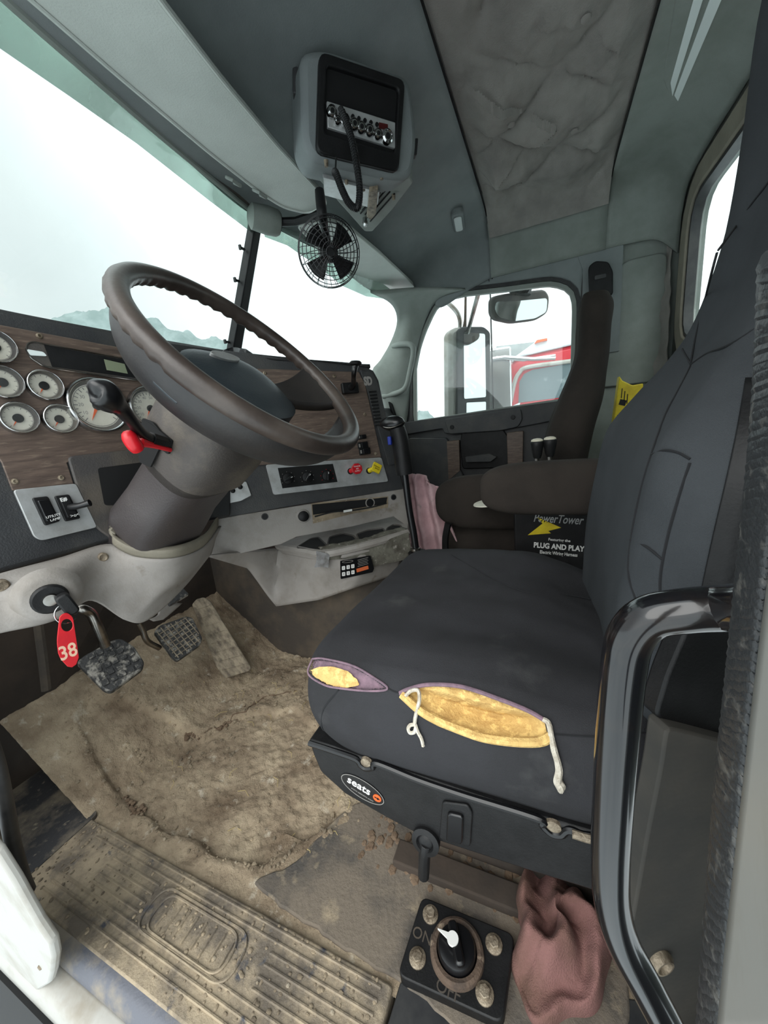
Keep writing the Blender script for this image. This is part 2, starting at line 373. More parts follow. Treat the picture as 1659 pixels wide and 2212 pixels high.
# floor with toe board, trodden hollow and crumbs of mud
hol=[(195,1655),(215,1610),(290,1578),(380,1572),(440,1590),(490,1552),(540,1535),(640,1530),(735,1600),(745,1700),(735,1760),(700,1790),(620,1850),(560,1880),(480,1855),(400,1815),(330,1785),(262,1740),(225,1700)]
hol=[tuple(at(x,y,2,0).xy) for x,y in hol]
def floor_z(x,y):
    z=0
    d=pdist((x,y),hol); ins=inside((x,y),hol)
    if x<1: 
        sd=d if ins else -d
        wob=noise.noise(V((x*14,y*14,3)))*.012
        t=max(0,min(1,(sd+wob)/.012)); z-=.013*t*t*(3-2*t)
        z+=.003*math.exp(-((sd+wob+.012)/.012)**2)+.0025*abs(noise.noise(V((x*30,y*30,8))))
    n1=noise.fractal(V((x*9,y*9,0)),1,2,5); z+=.0055*n1
    n2=noise.fractal(V((x*55,y*55,5)),1,2,3); z+=.0026*n2*(1.6 if y>.55 or ins else .8)
    if x<.3 and y<.5: z*=.5
    toe=max(0,y-.93)
    z+=toe*.72 if x<.9 else 0
    return z
m_=M().grid(lambda u,v:(lambda x,y:(x,y,floor_z(x,y)))(.165+u*.78,-.35+v*1.68),230,470)
fl=struct(obj('floor',m_,mud,fixn=False),'dried brown mud caked over the cab floor and toe board'); 
m_=M().box((1.45,.2,-.02),(1.05,1.6,.03)); obj('floor_liner',m_,felt,fl)
m_=M().ext([(-.03,1.22,-.1),(1.98,1.22,-.1),(1.98,1.22,.88),(1.2,1.22,.90),(1.1,1.18,1.0),(-.03,1.18,1.0)],(0,.02,0)); obj('firewall',m_,firew,fl)
obj('kick_strut',M().tube([at(82,1345,1,1.12),at(92,1420,1,1.12),at(100,1490,1,1.12)],.010,8),felt,fl)
# loose clods and crumbs (too many to count)
m_=M()
for k in range(900):
    x=random.uniform(.18,.84); y=random.uniform(.12,1.1)
    if random.random()<.5: y=random.gauss(.88,.1); x=random.uniform(.3,.84)
    if k%4==0:
        i=random.randrange(len(hol)); q=V(hol[i]).lerp(V(hol[i-1]),random.random()); x,y=q.x+random.gauss(0,.015),q.y+random.gauss(0,.015)
    if not(.18<x<.86): continue
    r=random.choice((.0015,.002,.0025,.004)); m_.sphere((x,y,floor_z(x,y)+r*.3),r,6,4,(random.uniform(.7,1.5),random.uniform(.7,1.5),.7))
o=obj('mud_crumbs',m_,mud2,fl,fixn=False); o['kind']='stuff'
m_=M()
for k in range(60):
    x=random.uniform(.25,.8); y=random.uniform(.15,1.05); z=floor_z(x,y)+.003; a=random.uniform(0,PI); l=random.uniform(.006,.022)
    m_.tube([(x,y,z),(x+math.cos(a)*l,y+math.sin(a)*l,z+.002),(x+math.cos(a+.4)*l*1.8,y+math.sin(a+.4)*l*1.8,z+.001)],.0005,4)
o=obj('straw_bits',m_,mat('straw',(196,176,120),rough=.8),fl,fixn=False); o['kind']='stuff'
m_=M()
for k in range(420):
    x,y=random.uniform(.045,.17),random.uniform(.22,.94); x+=.0; r=random.choice((.0012,.0018,.0026)); m_.sphere((x,y,.011),r,6,4,(random.uniform(.8,1.8),random.uniform(.8,1.8),.6))
o=obj('grit',m_,mud2,fl,fixn=False); o['kind']='stuff'
# mat edges beside the sill
FP=Plane((0,0,0),u=(1,0,0),v=(0,1,0))
def fpx(pts,h=0): return [FP.ab(x,y,h) for x,y in pts]
def slab(pts,h0,h1,sub=.02,amp=.002):
    """irregular slab lying on the floor"""
    m=M(); m.prism(FP,pts,h0,h1); return m
side=[tuple(p) for p in fpx([(-40,1500),(0,1545),(70,1600),(130,1680),(215,1765),(62,1905),(20,1880),(-40,1760)])]
obj('side_mat',slab(rpoly(side,.01),-.01,.012),darkmat,fl,bevel=.004,label='black rubber mat corner scuffed grey with dust')
mp_=rpoly(fpx([(705,1790),(770,1735),(960,1735),(1350,1800),(1360,2260),(1090,2300),(862,2124),(640,1985),(540,1905),(640,1868)]),.02)
mp_=[tuple(p) for p in resample([V(p) for p in mp_],120,True)]; mp_=[(a+.006*noise.noise(V((a*40,b*40,2))),b+.006*noise.noise(V((a*40,b*40,7)))) for a,b in mp_]
obj('rubber_mat',M().prism(FP,mp_,-.01,.005),darkmat2,fl,bevel=.003,label='worn rubber mat showing grey between mud and seat')
cp_=resample([V(at(x,y,2,0)) for x,y in [(440,1586),(462,1572),(480,1570),(505,1548),(530,1540),(548,1518),(572,1504),(600,1499),(640,1492)]],70)
cp_=[V((p.x+.004*noise.noise(p*60),p.y+.006*noise.noise(p*50+V((5,0,0))),floor_z(p.x,p.y)+.001)) for p in cp_]
obj('crack',M().tube(cp_,[.0014+.0016*abs(noise.noise(p*70)) for p in cp_],5),mudd,fl)
# dark crumbly ridge on the upper left of the hollow
m_=M()
rg=[V(at(x,y,2,0)) for x,y in [(560,1505),(500,1548),(440,1582),(380,1576),(300,1585),(250,1600),(215,1630),(205,1665),(235,1705),(262,1735),(300,1762)]]
cr_=resample(rg,150)
for i,p in enumerate(cr_):
    for q in range(5):
        r=random.uniform(.003,.0085)*(1.25 if 40<i<120 else .6); m_.sphere((p.x+random.gauss(0,.009),p.y+random.gauss(0,.009),p.z-.008+random.uniform(0,.004)),r,7,5,(1.3,1.1,.8))
o=obj('crumbly_ridge',m_,mudd,fl,fixn=False); o['kind']='stuff'

# passenger door and its wall
win=[(900,908),(899,795),(908,750),(919,717),(940,671),(962,649),(1007,639),(1091,630),(1182,618),(1215,623),(1231,638),(1236,659),(1231,858)]
winab=DO.abs_(win)
cx=sum(a for a,b in winab)/len(winab); cy=sum(b for a,b in winab)/len(winab)
def grow(P,g):
    c0=sum(a for a,b in P)/len(P); c1=sum(b for a,b in P)/len(P); out=[]
    for i in range(len(P)):
        p,q,r=V(P[i-1]),V(P[i]),V(P[(i+1)%len(P)]); t=(r-p).normalized(); nn=V((t.y,-t.x))
        if nn.dot(q-V((c0,c1)))<0: nn=-nn
        out.append(tuple(q+nn*g))
    return out
W1=resample([V(p) for p in winab],72,True); W1=[tuple(p) for p in W1]
W2=grow(W1,.02); W3=grow(W1,.036)
wr=struct(obj('wall_right',M().ext([(1.95,-.17,0),(1.95,-.5,0),(1.95,-.5,1.6),(1.95,-.17,1.6)],(.03,0,0)),ptrim),'grey green cab side behind the passenger door')
d1=struct(obj('door_1',M().ring(DO,[(-.86,-.02),(.17,-.02),(.17,1.46),(-.62,1.46),(-.86,.80)],W3,-.03,0),pdark),'passenger door with dark lower trim and upright window')
obj('door_seal',M().ring(DO,W3,W2,-.02,.012,same=True),bluerub,d1)
obj('window_frame',M().ring(DO,W2,W1,-.02,.006,same=True),ptrim,d1,bevel=.002,label='light grey window surround')
w1=struct(obj('window_1',M().prism(Plane((1.945,0,0),-90),W1,-.002,.002),glass),'passenger door window, clear with water spots')
tb=[p for p in W3 if p[1]>1.22]; k0_=max(range(len(tb)),key=lambda i:(V(tb[i])-V(tb[i-1])).length); tb=tb[k0_:]+tb[:k0_]
obj('upper_lining',M().patch([[DO.w(a,b,.0015) for a,b in tb],[DO.w(a*1.02,max(b+.02,1.30),.002) for a,b in tb],[DO.w(max(-.64,min(.17,a*1.12)),1.47,.001) for a,b in tb]],60,8,sm=False),pceil,d1,solid=.003)
obj('rear_post_lining',M().prism(DO,[(.150,1.0),(.30,1.0),(.30,1.5),(.10,1.5),(.150,1.36)],0,.004),pceil,d1)
# lower door trim pieces
P=lambda pts,r=.012:rpoly(DO.abs_(pts),r)
obj('belt_trim',M().prism(DO,P([(876,912),(1236,862),(1238,900),(1110,925),(1085,930),(985,938),(962,935),(958,925),(880,938)],.006),0,.02),pdark,d1,bevel=.003)
obj('grab_recess',M().prism(DO,P([(962,905),(1126,882),(1130,905),(1120,922),(1082,930),(972,937)],.015),.012,.03),pdark,d1,bevel=.004)
for x,y in((979,922),(1109,901)): 
    a,b=DO.ab(x,y); m_=M().prism(DO,ell(a,b,.011,n=16),.028,.036); obj('screw_cover',m_,pblack,d1,bevel=.001)
obj('armrest_panel',M().prism(DO,P([(885,945),(968,945),(995,1010),(1010,1040),(1180,1040),(1240,1000),(1240,1300),(860,1300)],.02),0,.03),pdark,d1,bevel=.01)
obj('pull_pocket',M().prism(DO,P([(1000,925),(1078,914),(1100,945),(1098,1010),(1000,1012),(994,960)],.018),0,.016),pblack,d1,bevel=.005)
obj('door_handle',M().prism(DO,P([(1008,985),(1060,978),(1075,985),(1062,995),(1010,996)],.004),.016,.045),pdark,d1,bevel=.004)
obj('veneer_strip',M().prism(DO,P([(968,952),(994,950),(996,1015),(972,1035)],.004),.0,.034),wood,d1,bevel=.002)
obj('veneer_strip',M().prism(DO,P([(1096,934),(1131,930),(1130,1002),(1098,1010)],.004),.0,.034),wood,d1,bevel=.002)
# pillar between windscreen and door, with its grab bar
A=[(835,908),(815,860),(804,806),(822,780),(842,748),(856,715),(859,690),(852,664),(835,645),(800,628)]
B=[(886,960),(878,925),(881,890),(884,850),(892,790),(906,728),(926,672),(948,645),(975,632),(1010,622)]
ra=[WR.hit(*p) for p in A]; rb=[at(*p,0,1.925) for p in B]
mid=[a.lerp(b,.5)+V((-.03,-.01,0)) for a,b in zip(ra,rb)]
tp=struct(obj('trim_1',M().patch([ra,mid,rb],28,10),ptrim,solid=.01),'grey green windscreen pillar cover on the passenger side')
m_=M().tube([at(850,748,0,1.9),at(868,743,0,1.86),at(888,745,0,1.84),at(893,762,0,1.84),at(886,800,0,1.84),at(877,835,0,1.84),at(860,848,0,1.85),at(828,856,0,1.88)],.0145,10,sm=40)
gb=tag(obj('grab_bar',m_,ptrim),'grey bent grab bar on the far windscreen pillar','grab bar')
# pillar between the windscreens, header, A pillar on the driver's side
cp=[at(552,462,0,1.02),at(540,560,0,1.02),at(502,760,0,1.02)]
m_=M(); pl=Plane(cp[0],u=(1,0,0),v=(cp[0]-cp[2]))
H_=(cp[2]-cp[0]).length
m_.prism(pl,[(-.014,.02),(-.020,-H_),(.024,-H_),(.017,.02)],-.012,.02)
t2=struct(obj('trim_2',m_,pblack,bevel=.004),'black upright post between the two windscreens')
m_=M()
for k in range(4):
    t=(.25,.47,.72,.93)[k]; p=cp[0].lerp(cp[2],t)+V((-.02,0,0)); m_.box(p+V((-.012,0,0)),(.022,.006,.006)); m_.box(p+V((-.022,0,0)),(.006,.008,.014))
obj('wiper_clip',m_,pblack,t2)
# windscreen glass
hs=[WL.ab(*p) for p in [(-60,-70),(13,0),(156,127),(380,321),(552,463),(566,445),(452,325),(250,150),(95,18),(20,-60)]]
t10=struct(obj('header_shade_strip',M().prism(WL,hs,.006,.014),pdark2,bevel=.002),'dark strip painting the shade on the roof lining above the driver windscreen')  # shade on the front roof lining, put in as a dark strip
obj('header_bead',M().tube([WL.hit(x,y,.012) for x,y in [(-60,-70),(13,0),(156,127),(380,321),(552,463)]],.0065,8,sm=40),ptrim,t10)
hdr=[(-60,-70),(13,0),(156,127),(380,321),(552,463)]
dash_t=[(560,775),(300,735),(0,680),(-120,660)]
gl=[WL.ab(*p) for p in hdr]+[WL.ab(*p) for p in dash_t]
w2=struct(obj('window_2',M().prism(WL,gl,-.004,0),glass),'driver side windscreen half, wet and slightly misted')
band=[WL.ab(*p) for p in [(-60,-70),(13,0),(156,127),(380,321),(552,463),(548,506),(450,432),(295,310),(150,208),(0,105),(-60,55)]]
obj('tint_band',M().prism(WL,band,.001,.0025),glasst,w2,label='green tinted sunshade band')
w3=struct(obj('window_3',M().prism(WR,[WR.ab(*p) for p in [(560,470),(700,560),(810,625),(845,640),(866,690),(862,725),(830,800),(800,850),(500,830),(520,760)]],-.004,0),glass),'passenger side windscreen half')
band=[WR.ab(*p) for p in [(560,470),(700,520),(850,630),(850,648),(790,640),(740,618),(690,578),(620,530),(572,512)]]
obj('tint_band',M().prism(WR,band,.001,.0025),glasst,w3)

# ceiling -------------------------------------------------------
hx=[-.02,.31,.65,1.0,1.4,1.7,1.84,1.905,1.93]
hl=[(-.02,.62,1.42),(.314,.706,1.441),(.654,.783,1.464),(1.0,.862,1.497),(1.4,.80,1.49),(1.7,.72,1.47),(1.84,.68,1.455),(1.905,.64,1.43),(1.93,.62,1.40)]
drop=[0,0,0,0,0,.004,.03,.11,.23]
def row(y,z): return [(x,y,z-d) for x,d in zip(hx,drop)]
ce=struct(obj('ceiling',M().patch([hl,[(x,y-.09,z+.025) for x,y,z in hl],row(.5,1.572),row(.36,1.615),row(.24,1.648)],60,30),pceil,solid=.012,offset=1,fixn=False),'grey overhead roof lining in front')
obj('rear_lining',M().patch([row(-.235,1.65),row(-.33,1.648),row(-.42,1.635),[(x,-.49,z-.07) for x,y,z in row(0,1.64)]],60,16),ptrim,ce,solid=.012,offset=1,fixn=False)
m_=M().patch([[(x,y,z+(.0 if k else .03)) for k,(x,_,z) in enumerate(row(y,1.648)[5:])] for y in (.24,.08,-.08,-.235)],20,12); obj('side_lining',m_,ptrim,ce,solid=.012,offset=1,fixn=False)
obj('roof_sky_blocker',M().ext([(-.03,-.56,1.70),(1.99,-.56,1.70),(1.99,.5,1.70),(1.99,.66,1.56),(1.02,.93,1.56),(-.03,.66,1.56),(-.03,.5,1.70)],(0,0,.02)),paint,ce)  # unseen outer roof, added to block sky showing through the lining gaps
obj('roof_side_sky_blocker',M().ext([(1.955,-.56,1.38),(1.955,-.56,1.72),(1.955,.5,1.72),(1.955,.66,1.56),(1.955,.66,1.38)],(.02,0,0)),paint,ce)  # unseen roof sides, likewise added as sky blockers
obj('roof_side_sky_blocker',M().ext([(-.03,-.56,1.40),(-.03,-.56,1.72),(-.03,.5,1.72),(-.03,.62,1.56),(-.03,.62,1.44)],(.015,0,0)),paint,ce)
# quilted cloth between the two seams
def quilt(u,v):
    x=-.02+1.86*u; y=.232-.462*v
    e=min(1,min(u,1-u)*9,min(v,1-v)*7)
    k=abs(math.sin((x*5.2+y*3.1)*PI/1.35+.8*noise.noise(V((x*4,y*6,0)))))*abs(math.sin((y*4.6-x*1.3)*PI/1.1))
    w=noise.noise(V((x*3,y*4,9)))*.6
    a1=(x*1.15+y*1.0)/.17+w; a2=(x*1.0-y*1.25)/.20-w; puff=(abs(math.sin(a1*PI/2))*abs(math.sin(a2*PI/2)))**.55
    sag=(.040+.030*min(1,max(0,(x-.9)*1.6)))*e*puff*(.75+.5*noise.noise(V((round(a1/2)*3.1,round(a2/2)*2.3,1))))+.010*e*noise.noise(V((x*10,y*22,1)))+.004*e*noise.noise(V((x*26,y*50,4)))+.004*e
    return (x,y,1.652-sag-.10*max(0,(x-1.68)/.16)**2)
quiltp=obj('quilted_panel',M().grid(quilt,240,80),pquilt,ce,fixn=False,label='sagging brown grey quilted cloth panel')
for k in range(9):
    u=.1+.8*(k%5)/4+.07*(k//5); v=(.3,.68)[k//5]; q=quilt(u,v); obj('button',M().lathe(V(q)+V((0,0,-.004)),(0,0,-1),[(.011,0),(.010,.003),(.004,.004)],12),pquilt,ce)
m_=M()
for y in (.236,.262): m_.tube([(x,y,1.6465-d-.0035) for x,d in zip(hx,drop)],.0032 if y<.25 else .002,6,sm=40)
obj('seam',m_,pvoid,ce)
m_=M().tube([(x,-.235,1.6465-d-.003) for x,d in zip(hx[:-1],drop)],.004,6,sm=40); obj('seam',m_,pvoid,ce)
obj('seam',M().tube([(1.927,.262,1.62),(1.926,.262,1.5),(1.926,.25,1.405)],.0016,6),pvoid,ce)
# three slots and the long lens recess in the rear lining
m_=M()
for k in range(3):
    a=at(1362+18*k,328,2,1.643); b=at(1340+17*k,418,2,1.643); m_.tube([a,a.lerp(b,.5),b],.0045,6)
obj('speaker_slot',m_,pvoid,ce)
RC=Plane((0,0,1.642),u=(1,0,0),v=(0,-1,0))
q=[RC.ab(*p) for p in [(1475,-120),(1432,165),(1446,205),(1500,245),(1528,235),(1640,-60),(1650,-120)]]
obj('lamp_recess',M().prism(RC,rpoly(q,.02),0,.006),ptrim,ce,bevel=.003)
q=[RC.ab(*p) for p in [(1512,-60),(1449,170),(1453,200),(1534,-60)]]
obj('lens',M().prism(RC,rpoly(q,.004),.004,.009),lens,ce)
q=[RC.ab(*p) for p in [(1552,-60),(1457,198),(1465,211),(1580,-60)]]
obj('lens',M().prism(RC,rpoly(q,.004),.004,.009),lens,ce)
# rear wall with window
rwin=rrect(-1.05,1.22,1.40,.46,.10,seg=8)
RO=[(-1.95,-.02),(.02,-.02),(.02,1.64),(-1.95,1.64)]
wb=struct(obj('wall_back',M().ring(RW,RO,grow([tuple(p) for p in resample([V(a) for a in rwin],80,True)],.01),-.03,0,n=80),ptrim),'grey green rear cab wall')
Q=[tuple(p) for p in resample([V(a) for a in rwin],80,True)]
obj('window_surround',M().ring(RW,grow(Q,.085),grow(Q,.012),0,.028,same=True),beige,wb,bevel=.006,label='beige padded window surround')
obj('window_seal',M().ring(RW,grow(Q,.016),Q,-.01,.02,same=True),bluerub,wb)
struct(obj('window_4',M().prism(RW,Q,-.016,-.012),glass),'rear cab window')
# corner pads behind the passenger seat
def lump(c,s,mt,name,parent,lab=None,n1=.012):
    m=M(); 
    def f(u,v):
        th=2*PI*u; ph=PI*(v-.5); cc=math.cos(ph); p=V((math.copysign(abs(math.cos(th))**.7,math.cos(th))*cc*s[0],math.copysign(abs(math.sin(th))**.7,math.sin(th))*cc*s[1],math.sin(ph)*s[2]))
        return V(c)+p+V((1,1,1))*n1*noise.noise(p*14+V(c)*7)
    m.grid(f,33,21); return obj(name,m,mt,parent,label=lab)
fr_=[[at(x,y,1,d) for x,y,d in r] for r in ([(1385,540,-.40),(1412,530,-.44),(1452,520,-.47)],[(1372,620,-.38),(1405,620,-.43),(1450,620,-.47)],[(1368,720,-.38),(1400,720,-.43),(1446,720,-.47)],[(1372,800,-.38),(1400,810,-.43),(1440,820,-.47)],[(1385,900,-.38),(1400,905,-.43),(1436,910,-.47)])]
obj('padded_fold',M().patch(fr_,30,60,disp=lambda a,b,p:V((-.5,.8,0))*(.028*abs(math.sin(b*9+a*2))*math.sin(a*PI)+.012*noise.noise(p*20))),pquilt,wb,solid=.004,label='rumpled quilted cloth at the rear corner')
obj('side_pad',M().prism(Plane((1.945,0,0),-90),rpoly([(.22,.85),(.46,.85),(.46,1.36),(.30,1.36),(.22,1.25)],.04),0,.012),ptrim,wr,bevel=.01)
obj('hanger_slot',M().prism(RW,rrect(*RW.ab(1431,549),.014,.05,.006),.03,.04),pvoid,wb)

# outer skins that keep daylight out where the truck has sheet metal
struct(obj('trim_3',M().ext([(-.03,.95,-.05),(-.03,1.35,-.05),(-.03,1.35,1.05),(-.03,.95,1.05)],(.03,0,0)),paint),'cab side ahead of the driver door')
struct(obj('trim_4',M().ext([(-.02,-.14,-.1),(-.02,-.52,-.1),(-.02,-.52,1.66),(-.02,-.14,1.66)],(.03,0,0)),ptrim),'cab side behind the driver door')

# ---------------------------------------------------------------- sill, step plate, door jamb
so_=[(.036,y) for y in (1.0,.9,.7,.5,.3,.205)]
m_=M()
plate=[(.172,.205),(.045,.205),(.034,.25),(.034,.90),(.05,.955),(.17,.945)]
pt=obj('step_plate',M().prism(FP,rpoly(plate,.006),-.02,.010),platem,bevel=.003)
tag(pt,'muddy ribbed step plate along the door sill','step plate')
for k in range(9):
    x=.055+.0135*k
    for y0,y1 in (((.22,.40),(.66,.80)) if 2<k<7 else ((.22,.88),)):
        q=obj('rib',M().tube([(x,y0,.0105),(x,y0+.004,.0108),(x,y1-.004,.0108),(x,y1,.0095)],.0022,6),platem,pt)
m_=M()
for s_ in (1,.82): m_.tube([(p[0],p[1],.0115) for p in rrect(.11,.545,.062*s_,.20*s_+.01,.03,seg=6)],.0022,6,closed=True)
for k in range(8): m_.tube([(.093,.465+.021*k,.011),(.127,.465+.021*k,.011)],.002,5)
obj('embossed_oval',m_,platem,pt)
obj('outer_edge',M().patch([[(.040,y,.008) for y in(.16,.5,.9,.98)],[(.024,y,.004) for y in(.16,.5,.9,.985)],[(.012,y,-.014) for y in(.16,.5,.9,.99)],[(.010,y,-.035) for y in(.16,.5,.9,.99)]],20,10),sillrub,pt,solid=.004)
# white painted sill and jamb
sl=M().patch([[(.012,y,-.026) for y in(.1,.5,.9,1.05)],[(-.004,y,-.030) for y in(.1,.5,.9,1.05)],[(-.018,y,-.040) for y in(.1,.5,.9,1.05)],[(-.024,y,-.075) for y in(.1,.5,.9,1.05)]],20,12)
sl=struct(obj('trim_5',sl,paint,solid=.004),'dirty white painted body sill under the step plate')
jp=Plane((-.012,0,0),-90)
J=[(-60,1770),(0,1832),(40,1895),(62,1935),(90,1985),(120,2030),(126,2060),(122,2092),(116,2115),(60,2150),(0,2190),(-60,2240)]
J=[jp.ab(*p) for p in J]
jb=struct(obj('trim_6',M().prism(jp,J,-.006,.006),paint,bevel=.004),'dirty white door jamb panel with a screw')
a,b=jp.ab(16,2160); obj('screw',M().lathe(jp.w(a,b,.006),jp.n,[(.011,0),(.011,.003),(.006,.005),(.006,.003),(.001,.003)],20),boltm,jb)
a,b=jp.ab(97,2078); obj('screw',M().lathe(jp.w(a,b,.006),jp.n,[(.004,0),(.003,.002)],12),boltm,jb)
struct(obj('trim_7',M().ext([(-.03,.1,-.08),(-.03,1.3,-.08),(-.03,1.3,-.5),(-.03,.1,-.5)],(.02,0,0)),pvoid),'dark opening under the sill')
# door seal at the front edge of the opening
pts=[at(x,y,0,.028) for x,y in [(-40,1560),(-8,1650),(12,1740),(28,1820),(48,1890),(62,1925)]]
ds=tag(obj('door_seal',M().tube(pts,.010,10,sm=30),bluerub),'black rubber door seal curving down to the sill','door seal')
# rear jamb: ribbed rubber seal and white body edge
def strip(cl,wd,x,th):
    m=M(); r=[]
    for (px,py),w_ in zip(cl,wd):
        r.append([at(px-w_,py,0,x),at(px+w_,py,0,x-.012)])
    return r
sp=[(1700,560),(1662,760),(1640,1000),(1620,1250),(1612,1500),(1588,1750),(1562,2000),(1535,2260)]
ed=[(1655,560),(1650,800),(1630,1030),(1606,1250),(1578,1480),(1556,1640),(1530,1900),(1496,2260)]
er=[(1800,560),(1770,760),(1740,1000),(1700,1250),(1668,1500),(1640,1750),(1612,2000),(1586,2260)]
def rbn(i,j,u):
    a=at(ed[i][0]+44,ed[i][1],0,.012); b=at(er[i][0]-8,er[i][1],0,-.022); p=a.lerp(b,u); n=V((-.55,.8,0)); return p+n*.006*math.sin(u*PI)
rows=[[rbn(i,0,u) for i in range(8)] for u in (0,.1,.35,.65,.9,1)]
m_=M().patch(rows,600,8,disp=lambda a,b,p:V((-.55,.8,0))*.0006*math.sin(a*484)*math.sin(b*PI))
rs=tag(obj('rear_door_seal',m_,rubber,solid=.004),'wide ribbed black rubber seal on the rear door post, nearest the lens','door seal')
m_=M().patch([[at(x-42,y,0,-.024) for x,y in er],[at(x+30,y,0,-.05) for x,y in er],[at(x+200,y,0,-.08) for x,y in er]],30,8)
struct(obj('trim_8',m_,paint,solid=.004),'white outer body edge behind the door seal')
# lower door-post cover with bolt, behind the handle
BP=Plane((.2,-.095,.4),-58,0)
q=[BP.ab(*p) for p in [(1441,1572),(1475,1578),(1600,1610),(1600,2300),(1440,2300),(1392,2110),(1355,2040),(1372,1960),(1400,1800),(1428,1660)]]
bp=struct(obj('trim_9',M().prism(BP,rpoly(q,.012),-.02,0),posttrim,bevel=.004),'dusty dark lower door post cover with a bolt')
a,b=BP.ab(1424,2072); obj('bolt',M().lathe(BP.w(a,b,0),BP.n,[(.013,0),(.013,.004),(.010,.008),(.008,.008),(.006,.003),(.001,.003)],20),boltm,bp)
q=[BP.ab(*p) for p in [(1535,1330),(1640,1330),(1610,1625),(1441,1575),(1470,1480)]]
obj('belt_guide',M().prism(BP,rpoly(q,.01),-.03,-.012),pblack,bp,bevel=.003)

# grab handle
gx=.115
pts=[at(1640,1312,0,gx-.02),at(1560,1313,0,gx),at(1470,1320,0,gx),at(1400,1335,0,gx),at(1360,1380,0,gx),at(1345,1450,0,gx),at(1335,1560,0,gx),at(1325,1700,0,gx),at(1318,1850,0,gx),at(1322,1950,0,gx),at(1345,2035,0,gx),at(1395,2130,0,gx),at(1440,2215,0,gx),at(1470,2275,0,gx)]
gh=tag(obj('grab_rail',M().tube(pts,.0130,18,sm=90),blackchrome),'thick glossy black bent grab handle beside the seat in the foreground','grab handle')

from mathutils.bvhtree import BVHTree
def first(T,px,py,off=0):
    d=ray(px,py).normalized(); h,n,_,q=T.ray_cast(CAM,d); return (h-d*off) if h is not None else at(px,py,0,.76)
# ================================================================ DASHBOARD
db=thing('dashboard',(.68,.9,.55),'truck dashboard with walnut panels, white gauges and aluminium switch plates','dashboard')
lface=[(-90,640),(0,668),(276,721),(500,757),(500,1116),(245,1168),(0,1237),(-90,1262)]
obj('left_body',M().prism(L,L.abs_(lface),-.06,0),pdark,db,bevel=.008)
cface=[(480,756),(790,793),(806,800),(818,822),(840,930),(872,1058),(660,1088),(470,1122),(480,1000)]
obj('centre_body',M().prism(Cn,rpoly(Cn.abs_(cface),.006),-.09,0),pdark,db,bevel=.006)
c1=[L.hit(-90,640),L.hit(0,668),L.hit(276,721),L.hit(490,757),Cn.hit(560,766),Cn.hit(700,782),Cn.hit(800,796)]
c2=[p+V((.0,.035,.004)) for p in c1[:4]]+[p+V((.03,.03,.003)) for p in c1[4:]]
c3=[WL.hit(-90,650)+V((0,.0,-.02)),WL.hit(0,690)+V((0,0,-.02)),WL.hit(276,745)+V((0,0,-.02)),V((.95,1.09,1.07)),V((1.1,1.08,1.05)),V((1.35,.98,1.0)),V((1.5,.92,.95))]
obj('top_pad',M().patch([c1,c2,c3],40,10,sm=True),pdark,db,solid=.012)
obj('passenger_side_dash',M().ext([(1.10,.62,.50),(1.93,.80,.50),(1.93,.80,.875),(1.5,.78,.88),(1.15,.62,.90)],(0,.28,.02)),pdark,db,bevel=.02)
PD=Plane((1.9,.795,.87),-12,0)
m_=M()
q=[PD.ab(*p) for p in [(838,868),(862,884),(868,912),(846,898)]]
obj('corner_vent',m_.prism(PD,q,0,.012),pblack,db,bevel=.002)
wp=[(-90,683),(0,703),(299,759),(505,790),(530,960),(300,972),(165,986),(143,1000),(158,1046),(25,1060),(2,1000),(-90,860)]
wl=obj('veneer_panel',M().prism(L,L.abs_(wp),0,.004),wood,db,bevel=.0015)
wc=obj('veneer_panel',M().prism(Cn,Cn.abs_([(500,792),(551,797),(774,804),(788,830),(823,988),(573,1004),(500,1012)]),0,.004),wood,db,bevel=.0015)
def gauge(px,py,r,ang,nm='gauge'):
    a,b=L.ab(px,py); c=L.w(a,b,.004)
    g=obj(nm,M().lathe(c,L.n,[(r,0),(r,.009),(r*.97,.013),(r*.93,.014),(r*.88,.012),(r*.865,.010)],48,cap=False),chrome,db)
    obj('recess_wall',M().add([c+L.n*h+(L.u*math.cos(2*PI*k/40)+L.v*math.sin(2*PI*k/40))*q for q,h in ((r*.875,.0115),(r*.76,.0012)) for k in range(40)],[(k,(k+1)%40,40+(k+1)%40,40+k) for k in range(40)]),pdark2,g,fixn=False)
    obj('dial_face',M().lathe(c+L.n*.001,L.n,[(r*.78,0),(r*.78,.0008)],32),dial,g)
    m=M(); n=int(10 if r<.04 else 22)
    for k in range(n+1):
        t=R_(-135+270*k/n)+PI/2; rr=r*.66; m.prism(L,rrect(a+rr*math.cos(t),b+rr*math.sin(t),r*(.14 if k%2==0 else .08),r*.030,.0001,t,1),.0058,.0063)
    m.ring(L,ell(a,b,r*.74),ell(a,b,r*.72),.0058,.0062,n=32)
    obj('scale_marks',m,greyp,g)
    t=R_(ang); u=(math.cos(t),math.sin(t)); L_=r*.60
    obj('needle',M().prism(L,[(a+u[1]*r*.07,b-u[0]*r*.07),(a+u[0]*L_,b+u[1]*L_),(a-u[1]*r*.06,b+u[0]*r*.06)],.0068,.008),orange,g,label='orange needle')
    obj('needle_hub',M().lathe(L.w(a,b,.006),L.n,[(r*.27 if r<.04 else r*.16,0),(r*.27 if r<.04 else r*.16,.003)],20),pblack,g)
    if r>.04:
        for k,s_ in enumerate('10 20 30 40 50 60 70 80'.split()):
            t=R_(225-270*(k+.5)/8); text('numeral',s_,L,a+r*.5*math.cos(t),b+r*.5*math.sin(t),r*.17,.006,greyp,g,depth=.0001)
    obj('glass_cover',M().lathe(c+L.n*.0105,L.n,[(r*.87,0),(r*.87,.0004)],32),gclear,g)
